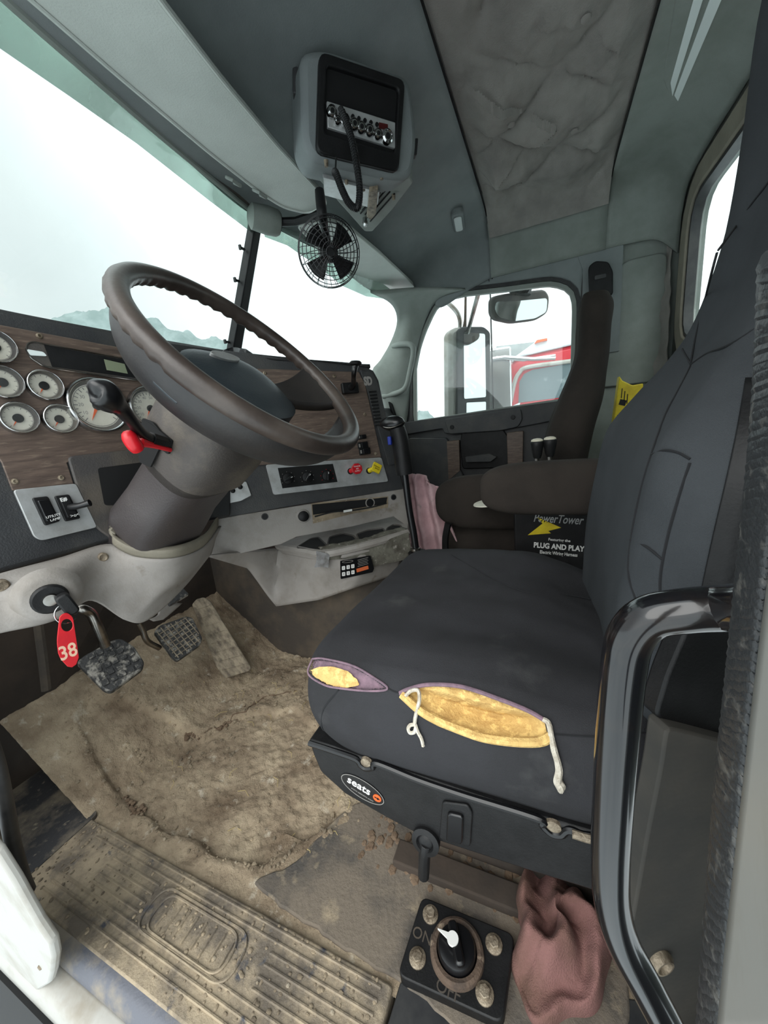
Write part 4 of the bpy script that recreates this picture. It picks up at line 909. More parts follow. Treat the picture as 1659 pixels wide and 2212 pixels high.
# ================================================================ DRIVER'S SEAT
from mathutils.bvhtree import BVHTree
def bvh(*ms):
    vs=[];fs=[]
    for m in ms:
        b=len(vs); vs+=m.v; fs+=[tuple(b+i for i in f) for f in m.f]
    return BVHTree.FromPolygons(vs,fs)
def cast(T,px,py,off=.001,dflt=.6):
    d=ray(px,py).normalized(); h,n,_,dist=T.ray_cast(CAM,d); k=1
    while h is None and k<9:
        d2=ray(px+(1000-px)*.015*k,py+(1450-py)*.015*k).normalized(); h,n,_,dist=T.ray_cast(CAM,d2); k+=1
    if h is None: return CAM+d*dflt
    if n.dot(d)>0: n=-n
    return h+n*off
def sup(c_,e): return math.copysign(abs(c_)**(2/e),c_)
def cushion(cx,cy,hx,hy,z0,z1,e=4.5,bol=.018,nt=520,nk=170,dip=.0,Rr=.045):
    """closed seat cushion: k runs from the lower edge, up the side, over the rounded edge to the middle"""
    kz=z1-z0
    T_=[V((sup(math.cos(2*PI*i/1600),e)*hx,sup(math.sin(2*PI*i/1600),e)*hy)) for i in range(1600)]; T_=resample(T_,1200,True)
    def S(u,v):
        w_=(u%1)*1200; i_=int(w_)%1200; q_=T_[i_].lerp(T_[(i_+1)%1200],w_-int(w_)); ox,oy=q_.x/hx,q_.y/hy
        R=Rr
        if v<.35: q=v/.35; ins=.022*(1-q)**2+.0; z=z0+(kz-R)*q; ins-=.008*math.sin(q*PI)
        elif v<.6: q=(v-.35)/.25; ins=R*(1-math.cos(q*PI/2)); z=z0+kz-R+R*math.sin(q*PI/2)*1.0
        else: q=(v-.6)/.4; ins=R+(min(hx,hy)-R)*q; z=z0+kz
        kx=max(0,1-ins/hx) if v<.6 else (1-R/hx)*(1-(v-.6)/.4); ky=max(0,1-ins/hy) if v<.6 else (1-R/hy)*(1-(v-.6)/.4)
        x,y=cx+hx*ox*kx,cy+hy*oy*ky
        xr=(x-cx)/hx; yr=(y-cy)/hy
        if v>.35: z+= (bol*math.exp(-((abs(xr)-.72)/.2)**2)+.010*(1-yr*yr)-.004*max(0,yr)**3-dip*math.exp(-(xr*xr+yr*yr)*2))*min(1,(v-.35)/.3)
        tt=max(0,min(1,(.06-y)/.18)); ti=max(0,min(1,(x-.45)/.25)) if Rr<.04 else 0; z-=(.042*tt*tt*(3-2*tt)*(.4+.6*ti)+.012*ti)*max(0,min(1,(z-z0)/(z1-z0)))
        n_=noise.noise(V((x*7,y*7,z*7)))*.006+noise.noise(V((x*22,y*22,z*22)))*.0024
        return V((x,y,z+n_*(.3+.7*v)))
    return S,nt,nk
S,nt,nk=cushion(.518,.105,.281,.250,.309,.463,e=8,Rr=.030,bol=.012)
tearA=[(650,1422),(700,1424),(760,1438),(805,1462),(838,1487),(800,1492),(735,1486),(700,1478),(668,1455)]
tearB=[(864,1497),(885,1488),(920,1480),(965,1480),(1010,1487),(1080,1511),(1140,1535),(1183,1560),(1190,1588),(1170,1601),(1110,1603),(1040,1593),(975,1568),(910,1535)]
base=[[S(i/nt,j/(nk-1)) for i in range(nt)] for j in range(nk)]
m_=M(); mA=M(); mB=M(); full=M()
vs=[p for r in base for p in r]; C0=V((.518,.10,.40))
fs=[]; fA=[]; fB=[]
pj=[proj(p) if p.x<.36 else (-9,-9) for p in vs]
inA=[p[0]>0 and inside(p,tearA) for p in pj]; inB=[p[0]>0 and inside(p,tearB) for p in pj]
# pull the hole edge onto the tear outline
vv=[p.copy() for p in vs]
for j in range(nk-1):
    for i in range(nt):
        q=(j*nt+i,j*nt+(i+1)%nt,(j+1)*nt+(i+1)%nt,(j+1)*nt+i)
        if all(inA[k] for k in q): fA.append(q)
        elif all(inB[k] for k in q): fB.append(q)
        else: fs.append(q)
m_.add(vv,fs); full.add(vs,fs+fA+fB)
TS=bvh(full)
ds_=thing('driver_seat',(.518,.1,.0),'black cloth driver seat with torn cushion edge showing yellow foam','seat')
cu=obj('cushion',m_,seatf,ds_,fixn=False,ang=80)
def sunk(px,py,d): 
    p=cast(TS,px,py,0); return p+(C0-p).normalized()*d
def tearfill(name,poly,mt,dep,par,fac,grow_=1.06,lab=None,rng=(0,1)):
    c0=sum(p[0] for p in poly)/len(poly); c1=sum(p[1] for p in poly)/len(poly)
    P_=[tuple(p) for p in resample([V((c0+(x-c0)*grow_,c1+(y-c1)*grow_)) for x,y in poly],64,True)]
    vs=[];n=64;K=14
    for j in range(K+1):
        s_=1-j/K
        for x,y in P_:
            X_,Y_=c0+(x-c0)*s_,c1+(y-c1)*s_; p=sunk(X_,Y_,0); g=fac(X_,Y_,s_)
            p=p+(C0-p).normalized()*(dep*g+.0025*noise.noise(p*130)); vs.append(p)
    fs=[(j*n+i,j*n+(i+1)%n,(j+1)*n+(i+1)%n,(j+1)*n+i) for j in range(K) for i in range(n)]
    return obj(name,M().add(vs,fs),mt,par,label=lab,ang=180)
tearfill('torn_lining',tearA,lining,.005,cu,lambda x,y,s:1,1.08,'purple grey lining inside the small tear')
fo=[(670,1448),(690,1440),(720,1440),(750,1450),(770,1465),(776,1480),(760,1484),(735,1488),(705,1478),(680,1462)]
tearfill('exposed_foam',fo,foam,.0,cu,lambda x,y,s:1,1.0,'yellow foam in the small tear')
tearfill('exposed_foam',tearB,foam,.042,cu,lambda x,y,s:.18+(1 if s<.8 else (1-s)/.2)*max(0,min(1,((y-(1480+(x-865)*.25)))/70))*.9*max(.15,min(1,(s*-1+1)*4)),1.05,'yellow foam hollow in the large tear')
def lip(poly,mt,name,r,idx,off=.0015,lab=None):
    return obj(name,M().tube([cast(TS,*poly[i],off) for i in idx],r,8,sm=60),mt,cu,label=lab)
lip(tearB,lining,'torn_hem',.0026,[0,1,2,3,4,5,6,7],lab='frayed purple grey hem')
lip([(868,1499),(905,1532),(940,1553),(975,1568),(1040,1591),(1110,1601),(1165,1601),(1190,1590)],foam,'foam_lip',.0055,range(8),.0005,'yellow foam lip')
lip([(864,1498),(905,1538),(940,1560),(975,1575),(1040,1598),(1110,1609),(1168,1608),(1192,1592)],lining,'torn_hem',.0016,range(8),.0012)
lip(tearA,lining,'torn_hem',.0015,[0,1,2,3,4,5,6,7,8,0])
# seams on the cushion
for pts in ([(840,1488),(852,1494),(866,1497)],[(1192,1585),(1260,1590),(1330,1590),(1400,1580)],[(732,1490),(700,1530),(680,1570),(664,1592)],[(975,1198),(1020,1225),(1080,1258),(1140,1280),(1220,1285),(1300,1300)],[(1290,1310),(1310,1370),(1325,1420),(1340,1470)]):
    obj('seam',M().tube([cast(TS,*p,.0003) for p in pts],.0011,5,sm=30),seam,cu)
obj('tied_cord',M().tube([cast(TS,*p,.004) for p in [(878,1502),(890,1492),(905,1492),(908,1510),(903,1530),(899,1548),(897,1560),(889,1562),(884,1570),(888,1578),(897,1577),(900,1567),(899,1560),(904,1575),(912,1590),(916,1606)]],.0024,6,sm=90),rope,cu,label='thin white knotted cord')
obj('frayed_cord',M().tube([cast(TS,*p,.004) for p in [(1172,1553),(1184,1562),(1191,1590),(1197,1615),(1204,1640),(1207,1660),(1204,1680),(1210,1690),(1211,1702)]],[.0025,.003,.003,.0035,.0035,.004,.0045,.0055,.003],7,sm=70),rope,cu,label='thick frayed white cord hanging down')
# backrest
def backrest(xc,ys,zs,prof,n=72,e=3.2):
    rings=[]
    P_=crom([V((z,y,w_)) for z,y,w_,t in prof],64); T_=crom([V((t,0,0)) for z,y,w_,t in prof],64)
    for p,t in zip(P_,T_):
        z,yf,hw=p; th=t.x; r=[]
        for k in range(n):
            a=2*PI*k/n; c_,s_=sup(math.cos(a),e),sup(math.sin(a),2.4)
            x=xc+hw*c_; y=ys+yf-th/2+th/2*s_
            if s_>0: y+= .020*s_*math.exp(-((abs(c_)-.8)/.18)**2)*min(1,max(0,(1.0-z-zs)*4)) -.008*s_*math.exp(-(c_/.4)**2)
            r.append(V((x,y,z+zs+.12*(y-ys-yf))))
        rings.append(r)
    return M().loft(rings)
prof0=[(.36,-.075,.18,.05),(.38,-.065,.235,.10),(.46,-.062,.258,.13),(.56,-.068,.265,.14),(.66,-.082,.262,.14),(.75,-.105,.250,.135),(.82,-.130,.225,.125),(.88,-.152,.185,.115),(.93,-.166,.158,.105),(1.02,-.185,.150,.10),(1.12,-.203,.152,.10),(1.25,-.228,.152,.095),(1.36,-.252,.140,.085),(1.40,-.262,.10,.05)]
prof=[(.36,-.085,.18,.05),(.38,-.075,.235,.10),(.46,-.074,.250,.13),(.56,-.078,.255,.14),(.66,-.092,.255,.14),(.74,-.108,.246,.135),(.80,-.145,.215,.125),(.85,-.180,.175,.115),(.90,-.203,.150,.105),(1.0,-.222,.142,.10),(1.12,-.232,.146,.10),(1.25,-.238,.152,.095),(1.36,-.255,.140,.085),(1.40,-.262,.10,.05)]
bm_=backrest(.515,0,0,prof); TB=bvh(bm_)
br=obj('backrest',bm_,seatb,ds_,ang=80)
for pts in ([(1474,754),(1483,770),(1492,786)],[(1552,540),(1590,490),(1625,440),(1659,396),(1690,350)],[(1549,546),(1537,590),(1525,640),(1505,720),(1492,786)],[(1492,788),(1527,764),(1580,743),(1653,697)],[(1492,790),(1486,804),(1462,850),(1438,896),(1408,982),(1385,1060),(1366,1150),(1358,1236),(1376,1300)],[(1362,1167),(1395,1180),(1431,1208)],[(1491,1000),(1465,1080),(1442,1164),(1427,1250),(1430,1330)],[(1408,982),(1435,973),(1465,978),(1491,992)]):
    obj('seam',M().tube([cast(TB,*p,.0004) for p in pts],.0013,5,sm=30),seam,br)
def pillow(name,x0,x1,y0,y1,z0,z1,mt,par,e=2.8,lab=None):
    c=V(((x0+x1)/2,(y0+y1)/2,(z0+z1)/2)); h=V(((x1-x0)/2,(y1-y0)/2,(z1-z0)/2))
    def f(u,v):
        a=2*PI*u; b=PI*(v-.5); cb=sup(math.cos(b),e); return c+V((h.x*sup(math.cos(a),e)*cb,h.y*sup(math.sin(a),e)*cb,h.z*sup(math.sin(b),e)))
    m=M().grid(f,49,33); o=obj(name,m,mt,par,label=lab,ang=80); return o
pillow('armrest',.785,.865,-.20,.155,.542,.672,seatp,ds_,3.4)
# base of the seat
bq=[(666,1598),(720,1616),(775,1637),(900,1678),(1000,1712),(1170,1768),(1300,1806),(1420,1838),(1420,1968),(1270,1922),(1150,1885),(901,1803),(830,1765),(745,1716),(692,1668),(676,1630)]
sd_=[[cast(TB,x,y,.003) for x,y in r] for r in ([(1612,820),(1640,820),(1665,820)],[(1592,930),(1625,930),(1660,930)],[(1568,1040),(1605,1040),(1640,1040)],[(1540,1160),(1580,1160),(1625,1160)],[(1512,1290),(1555,1295),(1605,1300)])]
obj('side_panel',M().patch(sd_,16,24),pblack,br,solid=.002)
bs=obj('seat_base',M().ext([OUT.hit(*p) for p in bq],(.49,0,0)),pblack,ds_,bevel=.004)
pr=[OUT.hit(x,y+3,.001) for x,y in [(668,1602),(720,1619),(768,1636),(778,1648),(790,1656),(805,1655),(815,1646),(900,1680),(1000,1714),(1160,1764),(1172,1780),(1190,1796),(1212,1800),(1228,1790),(1260,1800),(1300,1808)]]
obj('rolled_edge',M().tube(pr,.0045,8,sm=90),gloss,bs)
for x,y in((792,1648),(1195,1785)):
    a,b=OUT.ab(x,y); obj('notch_bolt',M().lathe(OUT.w(a,b,-.002),OUT.n,[(.010,0),(.009,.004),(.004,.005)],16),boltm,bs)
q=rpoly(OUT.abs_([(957,1727),(1012,1734),(1022,1752),(1017,1824),(950,1806)]),.005); obj('switch_bezel',M().prism(OUT,q,0,.004),pblack,bs,bevel=.0015)
q=rpoly(OUT.abs_([(968,1750),(1002,1758),(1000,1818),(965,1811)],.004),.006); obj('height_switch',M().prism(OUT,q,.003,.009),gloss,bs,bevel=.003)
a,b=OUT.ab(782,1706,.002); r1=R_(-19)
lg=obj('oval_logo_sticker',M().prism(OUT,ell(a,b,.0375,.0195,48,r1),.0,.0012),gloss,bs,label='black oval sticker with white lettering')
obj('rim_line',M().ring(OUT,ell(a,b,.0372,.0192,48,r1),ell(a,b,.0362,.0182,48,r1),.0012,.0015,n=48),greyp,lg)
cu_,su_=math.cos(r1),math.sin(r1); lo=lambda x,y:(a+x*cu_-y*su_,b+x*su_+y*cu_)
text('lettering','seats',OUT,*lo(-.0065,.003),.0205,.0014,white,lg,rot=r1,depth=.0002,bold=.0003,sx=.98)
text('lettering','www.seatsinc.com',OUT,*lo(.002,-.0105),.0052,.0014,greyp,lg,rot=r1,depth=.0001)
obj('orange_dot',M().prism(OUT,ell(*lo(.0255,.001),.0068,n=24),.0012,.0018),orange,lg)
m_=M(); m_.prism(OUT,rrect(*lo(.024,.001),.006,.002,.0003,r1),.0018,.0021); m_.prism(OUT,[lo(.026,.0040),lo(.026,-.002),lo(.0305,.001)],.0018,.0021); obj('arrow',m_,gloss,lg)
obj('pedestal',M().box((.53,.06,.13),(.32,.34,.26)),firew,ds_,bevel=.01)
obj('slide_rail',M().box((.33,.05,.012),(.04,.42,.02)),firew,ds_,bevel=.003)
m_=M()
for k in range(160):
    x,y=random.uniform(.30,.40),random.uniform(-.15,.33); m_.sphere((x,y,.004),random.choice((.004,.006,.009)),6,4,(1.2,1,.6))
o=obj('debris',m_,mudd,fl,fixn=False); o['kind']='stuff'
c=at(920,1816,0,.245); lv=obj('slide_lever',M().tube([c+V((0,0,-.004)),at(917,1845,0,.243),at(915,1893,0,.240)],[.009,.009,.0085],10),pblack,ds_,bevel=.001)
obj('ring_knob',M().lathe(c,(-1,0,.2),[(.020,-.006),(.0205,.004),(.013,.006),(.011,.002),(.009,.004),(.003,.005)],24),pblack,lv)
obj('frame_edge',M().tube([OUT.hit(x,y,.004) for x,y in [(1236,1800),(1280,1812),(1330,1806),(1375,1800),(1400,1790)]],.005,8,sm=20),boltm,bs)

# ---------------------------------------------------------------- passenger seat
ps=thing('passenger_seat',(1.44,.15,0),'dark brown cloth passenger seat beside the far door','seat')
pp_=[(z,y,w_,t) for z,y,w_,t in [(.34,.02,.17,.06),(.36,.03,.23,.12),(.50,.03,.245,.15),(.60,.02,.245,.15),(.72,-.01,.235,.14),(.82,-.045,.21,.13),(.90,-.075,.17,.11),(.96,-.092,.145,.10),(1.04,-.095,.142,.10),(1.10,-.10,.135,.10),(1.135,-.108,.10,.08)]]
obj('backrest',backrest(1.425,0,0,pp_),seatp,ps,ang=80)
S2,_,_=cushion(1.44,.19,.235,.24,.26,.38); obj('cushion',M().grid(lambda u,v:S2(u,v),90,40),seatp,ps,fixn=True,ang=80)
pillow('armrest',1.125,1.205,-.02,.375,.395,.592,seatp,ps,3.0)
obj('pedestal',M().box((1.44,.2,.13),(.36,.38,.26)),pblack,ps,bevel=.01)
obj('strap_loop',M().tube([at(968,1130,0,1.10),at(962,1165,0,1.10),at(963,1215,0,1.10)],.012,8,sm=10),pblack,ps)

# ================================================================ THINGS BETWEEN AND AROUND THE SEATS
BX=Plane((1.0,0,0),-90)
pb=tag(obj('battery_box',M().box((1.055,-.075,.25),(.11,.33,.50)),pblack,bevel=.006),'black printed box with lightning bolt and plug and play lettering','box')
def tpx(s_,px,py,h,mt,par,bold=0,sx=1,shear=0,rot=-.06):
    a,b=BX.ab(px,py,.001); return text('lettering',s_,BX,a,b,h,.0006,mt,par,rot=rot,depth=.0003,bold=bold,sx=sx,shear=shear)
tpx('PowerTower',1204,1122,.036,alu,pb,.0004,.66,.3)
tpx('Featuring the',1208,1167,.011,white,pb,.0002)
tpx('PLUG AND PLAY',1206,1182,.0225,white,pb,.0008,.80,.0)
tpx('Electric Wiring Harness',1206,1196,.0145,white,pb,.0003,.72)
m_=M().prism(BX,[BX.ab(*p,.001) for p in [(1140,1156),(1172,1131),(1160,1117),(1212,1140),(1184,1147),(1190,1152)]],.0,.0009); obj('lightning_bolt',m_,yellow,pb)
for i,(x,y) in enumerate(((1160,955),(1188,951))):
    c=at(x,y,0,1.07); 
    t=thing('lever_knob_stalk',V((c.x,c.y-.005,.5)),('black lever with cream topped knob, left of the pair beyond the armrest','black lever with cream topped knob, right of the pair beside the far seat')[i],'lever','pair of short levers')
    obj('shaft',M().tube([V((c.x,c.y-.012,.505)),c+V((0,0,-.05)),c+V((0,0,-.03))],.006,8),chromew,t)
    k=obj('knob',M().lathe(c,(0,0,1),[(.010,-.048),(.013,-.040),(.018,-.012),(.019,0),(.017,.003)],20),pblack,t)
    obj('knob_top',M().lathe(c,(0,0,1),[(.017,.003),(.016,.007),(.010,.010),(.003,.011)],20),mat('cream_cap',(206,200,180),rough=.5),k)
c=at(1060,1086,0,1.06)
o=thing('round_lid',c,'white disc with a red knob under the driver armrest','lid')
obj('disc',M().lathe(c,(0,.12,1),[(.05,-.002),(.055,0),(.054,.003),(.045,.004)],32),dial,o); obj('knob',M().lathe(at(1068,1080,0,1.05),(0,.1,1),[(.012,0),(.013,.006),(.009,.010)],16),redm,o)
# gear shifter
gs=thing('gear_shifter',at(898,1196,0,.95),'tall black gear lever with glossy knob and blue button','gear lever')
q=[at(x,y,0,.95) for x,y in [(900,1200),(893,1150),(884,1100),(875,1030),(868,980),(862,940)]]
obj('shaft',M().tube(q,[.0115,.0115,.011,.011,.011,.011],14,sm=30),gloss,gs)
obj('sleeve',M().tube([at(x,y,0,.95) for x,y in [(874,1024),(871,1000),(864,950),(858,925)]],[.026,.027,.026,.024],18,sm=14),pblack,gs)
kc_=at(853,917,0,.95)
m_=M(); ax=V((0,.14,.99)).normalized()
def kn2(u,v):
    a=2*PI*u; b=PI*(v-.5); r=V((.024*math.cos(a)*math.cos(b),.036*math.sin(a)*math.cos(b)+(.010 if math.sin(a)>0 else 0)*math.cos(b),.024*math.sin(b)))
    if math.sin(b)<0: r.y*=1-.25*abs(math.sin(b))
    return kc_+r+V((0,.004,.003))
kb_=obj('knob',m_.grid(kn2,33,21),gloss,gs); 
obj('chrome_line',M().tube([kc_+V((.0245*math.cos(a),.0385*math.sin(a)+.006,-.002-.006*math.cos(a*2))) for a in [2*PI*k/30 for k in range(30)]],.0012,6,closed=True),chromew,kb_)
c=at(842,952,0,.925); obj('splitter_button',M().box(c,(.012,.012,.026)),bluem,kb_,bevel=.003,label='blue button')
obj('boot_clamp',M().lathe(at(898,1190,0,.95),(0,.1,1),[(.016,0),(.017,.004),(.017,.010),(.012,.012)],16),chromew,gs)
obj('lever_base',M().tube([at(901,1192,0,.95),V((.955,.38,.20)),V((.96,.38,.02))],.03,12),pblack,gs)
# towel over a low cupboard
cb=tag(obj('low_cupboard',M().box((1.46,.60,.20),(.42,.20,.40)),pblack,bevel=.01),'low dark cupboard under the pink towel beyond the gear lever','cupboard')
tw=[[at(x,y,0,1.22) for x,y in r] for r in ([(868,1030),(888,1024),(908,1026),(925,1040),(950,1056)],[(872,1042),(890,1040),(912,1044),(938,1052),(960,1075)],[(880,1090),(900,1090),(925,1095),(950,1100),(972,1120)],[(886,1150),(906,1150),(932,1150),(960,1152),(988,1165)],[(890,1215),(912,1215),(936,1215),(966,1214),(1002,1208)])]
m_=M().patch(tw,60,40,disp=lambda a,b,p:V((-.016*math.sin(a*19+2*math.sin(b*3))-.012*noise.noise(p*24),.0,.012*noise.noise(p*18) if b<.3 else 0)))
tag(obj('pink_towel',m_,pinkm,solid=.008,ang=80),'crumpled pink towel hanging behind the gear lever','towel')
# yellow warning-triangle case
YB=Plane((1.62,0,0),-90)
yq=[YB.ab(*p) for p in [(1338,812),(1345,822),(1366,832),(1390,828),(1386,880),(1360,1000),(1330,1300),(1300,1300),(1312,1010)]]
ycs=tag(obj('warning_case',M().prism(YB,yq,-.05,0),yellow,bevel=.004),'bright yellow case with black markings behind the far seat','case')
for y0 in (842,848,854): obj('marking',M().prism(YB,[YB.ab(*p) for p in [(1343+ (y0-842),y0-3),(1345+(y0-842),y0-3),(1343+(y0-842),y0+18),(1341+(y0-842),y0+18)]],0,.001),pblack,ycs)
for y0 in (862,896): obj('marking',M().prism(YB,[YB.ab(*p) for p in [(1340-.2*(y0-862),y0),(1354-.2*(y0-862),y0+3),(1350-.2*(y0-862),y0+15),(1336-.2*(y0-862),y0+12)]],0,.001),pblack,ycs)
# seat-belt anchor on the far post
BA=Plane((1.925,0,0),-90)
o=thing('belt_anchor',BA.hit(1296,600),'black seat belt anchor and webbing on the far door post','seat belt')
obj('cover',M().prism(BA,rpoly(BA.abs_([(1270,580),(1285,568),(1312,570),(1322,590),(1322,640),(1272,640)]),.012),0,.03),pblack,o,bevel=.006)
obj('slot_ring',M().prism(BA,rrect(*BA.ab(1297,598,.03),.045,.018,.006),.03,.036),pdark,o,bevel=.002)
obj('webbing',M().patch([[at(1278,640,0,1.9),at(1300,640,0,1.9)],[at(1285,780,0,1.86),at(1308,780,0,1.86)],[at(1278,860,0,1.84),at(1300,860,0,1.84)]],4,12),beige,o,solid=.002)

# ---------------------------------------------------------------- floor things: switch plate, rag
SP=Plane((0,0,.022),u=(1,0,0),v=(0,1,0))
q=rpoly(SP.abs_([(912,1935),(1112,2018),(1086,2212),(858,2106)]),.012)
bsw=tag(obj('battery_switch',M().prism(SP,q,-.03,0),pblack,bevel=.002),'black on off battery switch plate on the cab floor','switch')
for x,y in((930,1976),(902,2070),(1067,2040),(1047,2147)):
    a,b=SP.ab(x,y); k=obj('bolt',M().lathe(SP.w(a,b,0),SP.n,[(.0125,0),(.0125,.002),(.011,.003)],20),boltm,bsw); obj('bolt_head',M().prism(SP,ell(a,b,.008,n=6),.002,.008),boltm,k,bevel=.001)
a,b=SP.ab(987,2058); 
obj('switch_ring',M().lathe(SP.w(a,b,0),SP.n,[(.040,0),(.039,.006),(.035,.009),(.030,.008),(.029,.0)],40),rust,bsw,label='rusty ring')
kb_=obj('rotary_knob',M().lathe(SP.w(a,b,0),SP.n,[(.028,.0),(.028,.012),(.026,.016),(.020,.018),(.006,.017)],40),gloss,bsw)
obj('grip',M().prism(SP,rrect(a,b,.014,.050,.006,R_(-62)),.016,.026),gloss,kb_,bevel=.003)
pa,pb_=SP.ab(978,2028,.026); qa,qb=SP.ab(957,2014,.026)
u_=V((qa-pa,qb-pb_)).normalized(); n_=V((-u_.y,u_.x))
m_=M().prism(SP,ell(pa,pb_,.0085,n=20),.024,.028); m_.prism(SP,[(pa+n_.x*.005,pb_+n_.y*.005),(pa+u_.x*.024,pb_+u_.y*.024),(pa-n_.x*.005,pb_-n_.y*.005)],.024,.0275); obj('pointer',m_,white,kb_)
th_=math.atan2(SP.ab(1100,2100)[1]-SP.ab(900,2010)[1],SP.ab(1100,2100)[0]-SP.ab(900,2010)[0])
text('lettering','ON',SP,*SP.ab(912,2022),.020,.0,felt,bsw,rot=R_(-92),depth=.0006); text('lettering','OFF',SP,*SP.ab(968,2140),.020,.0,felt,bsw,rot=R_(-92),depth=.0006)
rgc=at(1203,2003,2,.03)
def ragf(u,v):
    a=2*PI*u; b=PI/2*v; r=math.cos(b)
    rad=1+.16*math.sin(a*2+1)+.12*math.sin(a*3+.5)+.06*math.sin(a*7)
    d=V((1,-.05,0))*math.cos(a)*.086*r*rad+V((-.25,1,0)).normalized()*math.sin(a)*.074*r*rad
    x=V((d.x,d.y,0)); w_=a*2.2+r*7+2*noise.noise(d*18)
    z=.050*math.sin(b)**.7+.019*math.sin(w_*.9)*min(1,v*4)+.026*abs(noise.noise(V((d.x*9+d.y*16,d.y*9-d.x*3,0))))-.006*abs(noise.noise(d*40+V((3,1,0))))
    return V((rgc.x,rgc.y,0))+d+V((0,0,max(.003,z)))
tag(obj('shop_rag',M().grid(ragf,140,60),ragm,ang=80),'dirty dusky red rag crumpled on the floor by the handle','rag')
obj('sill_underside',M().box((.09,-.05,-.045),(.20,.52,.03)),firew,fl)
q=fpx([(815,2290),(864,2126),(880,2110),(1052,2200),(1100,2190),(1300,2150),(1500,2180),(1500,2300)])
obj('black_mat',M().prism(FP,q,-.02,.003),bluerub,fl,bevel=.002)

# ================================================================ OVERHEAD
VP_=Plane((0,0,1.435),u=(1,0,0),v=(0,-1,0))     # visor plane, seen from below
def vis(pts,r): return rpoly(VP_.abs_(pts),r)
def visor(pts,lab):
    q=vis(pts,.03); o=obj('sun_visor',M().prism(VP_,q,-.016,0),pvisor,bevel=.005); tag(o,lab,'sun visor'); 
    m=M().tube([VP_.w(a,b,.0) for a,b in q],.0035,6,closed=True); obj('welt',m,pvisor,o); return o
v1=visor([(-420,-420),(90,20),(250,160),(452,330),(560,415),(612,448),(668,462),(706,440),(700,425),(600,318),(480,175),(340,-5),(60,-420)],'long pale grey sun visor over the driver, front left overhead')
v2=visor([(640,486),(700,476),(752,492),(820,548),(894,617),(893,640),(830,643),(790,620),(700,552)],'shorter pale grey sun visor on the passenger side')
for x,y in((503,385),(560,412)):
    c=at(x,y,2,1.43); obj('clip',M().tube([c+V((-.012,.01,0)),c+V((-.012,-.008,-.012)),c+V((.014,-.008,-.012)),c+V((.014,.01,0))],.004,8),ptrim,v1)
# centre bracket with round socket above the post
c=at(590,480,0,.99)
bk=thing('visor_bracket',c,'grey overhead bracket with round black socket above the windscreen post','bracket')
obj('housing',M().lathe(c,(.75,-.55,-.1),[(.020,-.075),(.034,-.065),(.038,-.02),(.036,.01),(.032,.018)],28),ptrim,bk)
obj('socket',M().lathe(c,(.75,-.55,-.1),[(.031,.012),(.030,.020),(.020,.018),(.005,.010)],28),pblack,bk)
obj('arm',M().tube([c,at(640,478,0,1.02),at(690,462,0,1.0)],.012,8),pblack,bk)

# angled overhead console
PP=Plane(CAM+(V((.93,.43,1.55))-CAM)*.88,-44,-12)
oc=thing('overhead_console',(.85,.42,1.50),'grey angled overhead console with a black radio opening','overhead console')
obj('housing',M().prism(PP,rpoly(PP.abs_([(650,105),(700,98),(890,162),(906,300),(893,385),(845,384),(676,345),(655,300)]),.03),-.115,-.004,-.0),pceil,oc,bevel=.014)
outer=rpoly(PP.abs_([(688,116),(872,178),(858,376),(681,333)]),.016,6); inner=rpoly(PP.abs_([(703,146),(858,196),(849,334),(697,292)]),.008,6)
obj('black_surround',M().ring(PP,outer,inner,-.006,.010,n=80),pblack,oc,bevel=.003)
obj('opening',M().prism(PP,inner,-.02,-.001),pvoid,oc)
cbr=obj('two_way_radio',M().prism(PP,PP.abs_([(704,222),(851,268),(851,324),(706,279)]),-.001,.008),alu,oc,bevel=.0015)
ra=[(716,243,.011),(728,262,.008),(744,262,.012),(764,270,.011),(779,277,.011),(797,283,.011),(815,291,.010),(835,297,.014)]
for x,y,r in ra:
    a,b=PP.ab(x,y,.01); k=obj('radio_knob',M().lathe(PP.w(a,b,.008),PP.n,[(r,0),(r*.95,.010),(r*.7,.013),(r*.6,.011)],18),chrome,cbr); obj('knob_cap',M().lathe(PP.w(a,b,.018),PP.n,[(r*.45,0),(r*.4,.002)],12),pblack,k)
m_=M()
for k in range(5): a,b=PP.ab(762+13*k,252+4.3*k,.009); m_.prism(PP,ell(a,b,.004,n=10),.008,.011)
obj('button_row',m_,pblack,cbr); a,b=PP.ab(828,273,.009); obj('display',M().prism(PP,rrect(a,b,.022,.010,.001,-.02),.008,.010),mat('dark_red_display',(74,18,20),rough=.2),cbr)
# sloping underside with louvres, cable and bracket
bl,brr,fr=PP.hit(676,338),PP.hit(892,378),at(797,505,2,1.43)
UP=thru(bl,brr,fr)
ud=obj('underside',M().prism(UP,rpoly(UP.abs_([(676,346),(858,389),(886,385),(892,395),(850,450),(805,500),(788,500),(692,392)]),.008),-.03,0),ptrim,oc,bevel=.004)
for x0,y0,x1,y1 in ((800,478,852,418),(794,470,842,414),(789,463,832,412),(783,454,822,414),(772,452,790,432),(779,461,795,443)):
    obj('louvre_slot',M().tube([UP.hit(x0,y0,.001),UP.hit(x1,y1,.001)],.0022,5),pvoid,ud)
obj('mount_plate',M().prism(UP,UP.abs_([(697,372),(820,405),(816,432),(800,440),(700,412)]),0,.010),alu,ud,bevel=.001)
for x,y in((704,346),(824,375),(850,420),(748,385),(785,400)):
    a,b=UP.ab(x,y); obj('screw',M().lathe(UP.w(a,b,.0),UP.n,[(.005,0),(.004,.012),(.001,.012)],10),boltm,ud)
obj('bracket_tab',M().prism(UP,UP.abs_([(792,455),(797,398),(816,392),(812,448),(800,462)]),.004,.016),boltm,ud,bevel=.001)
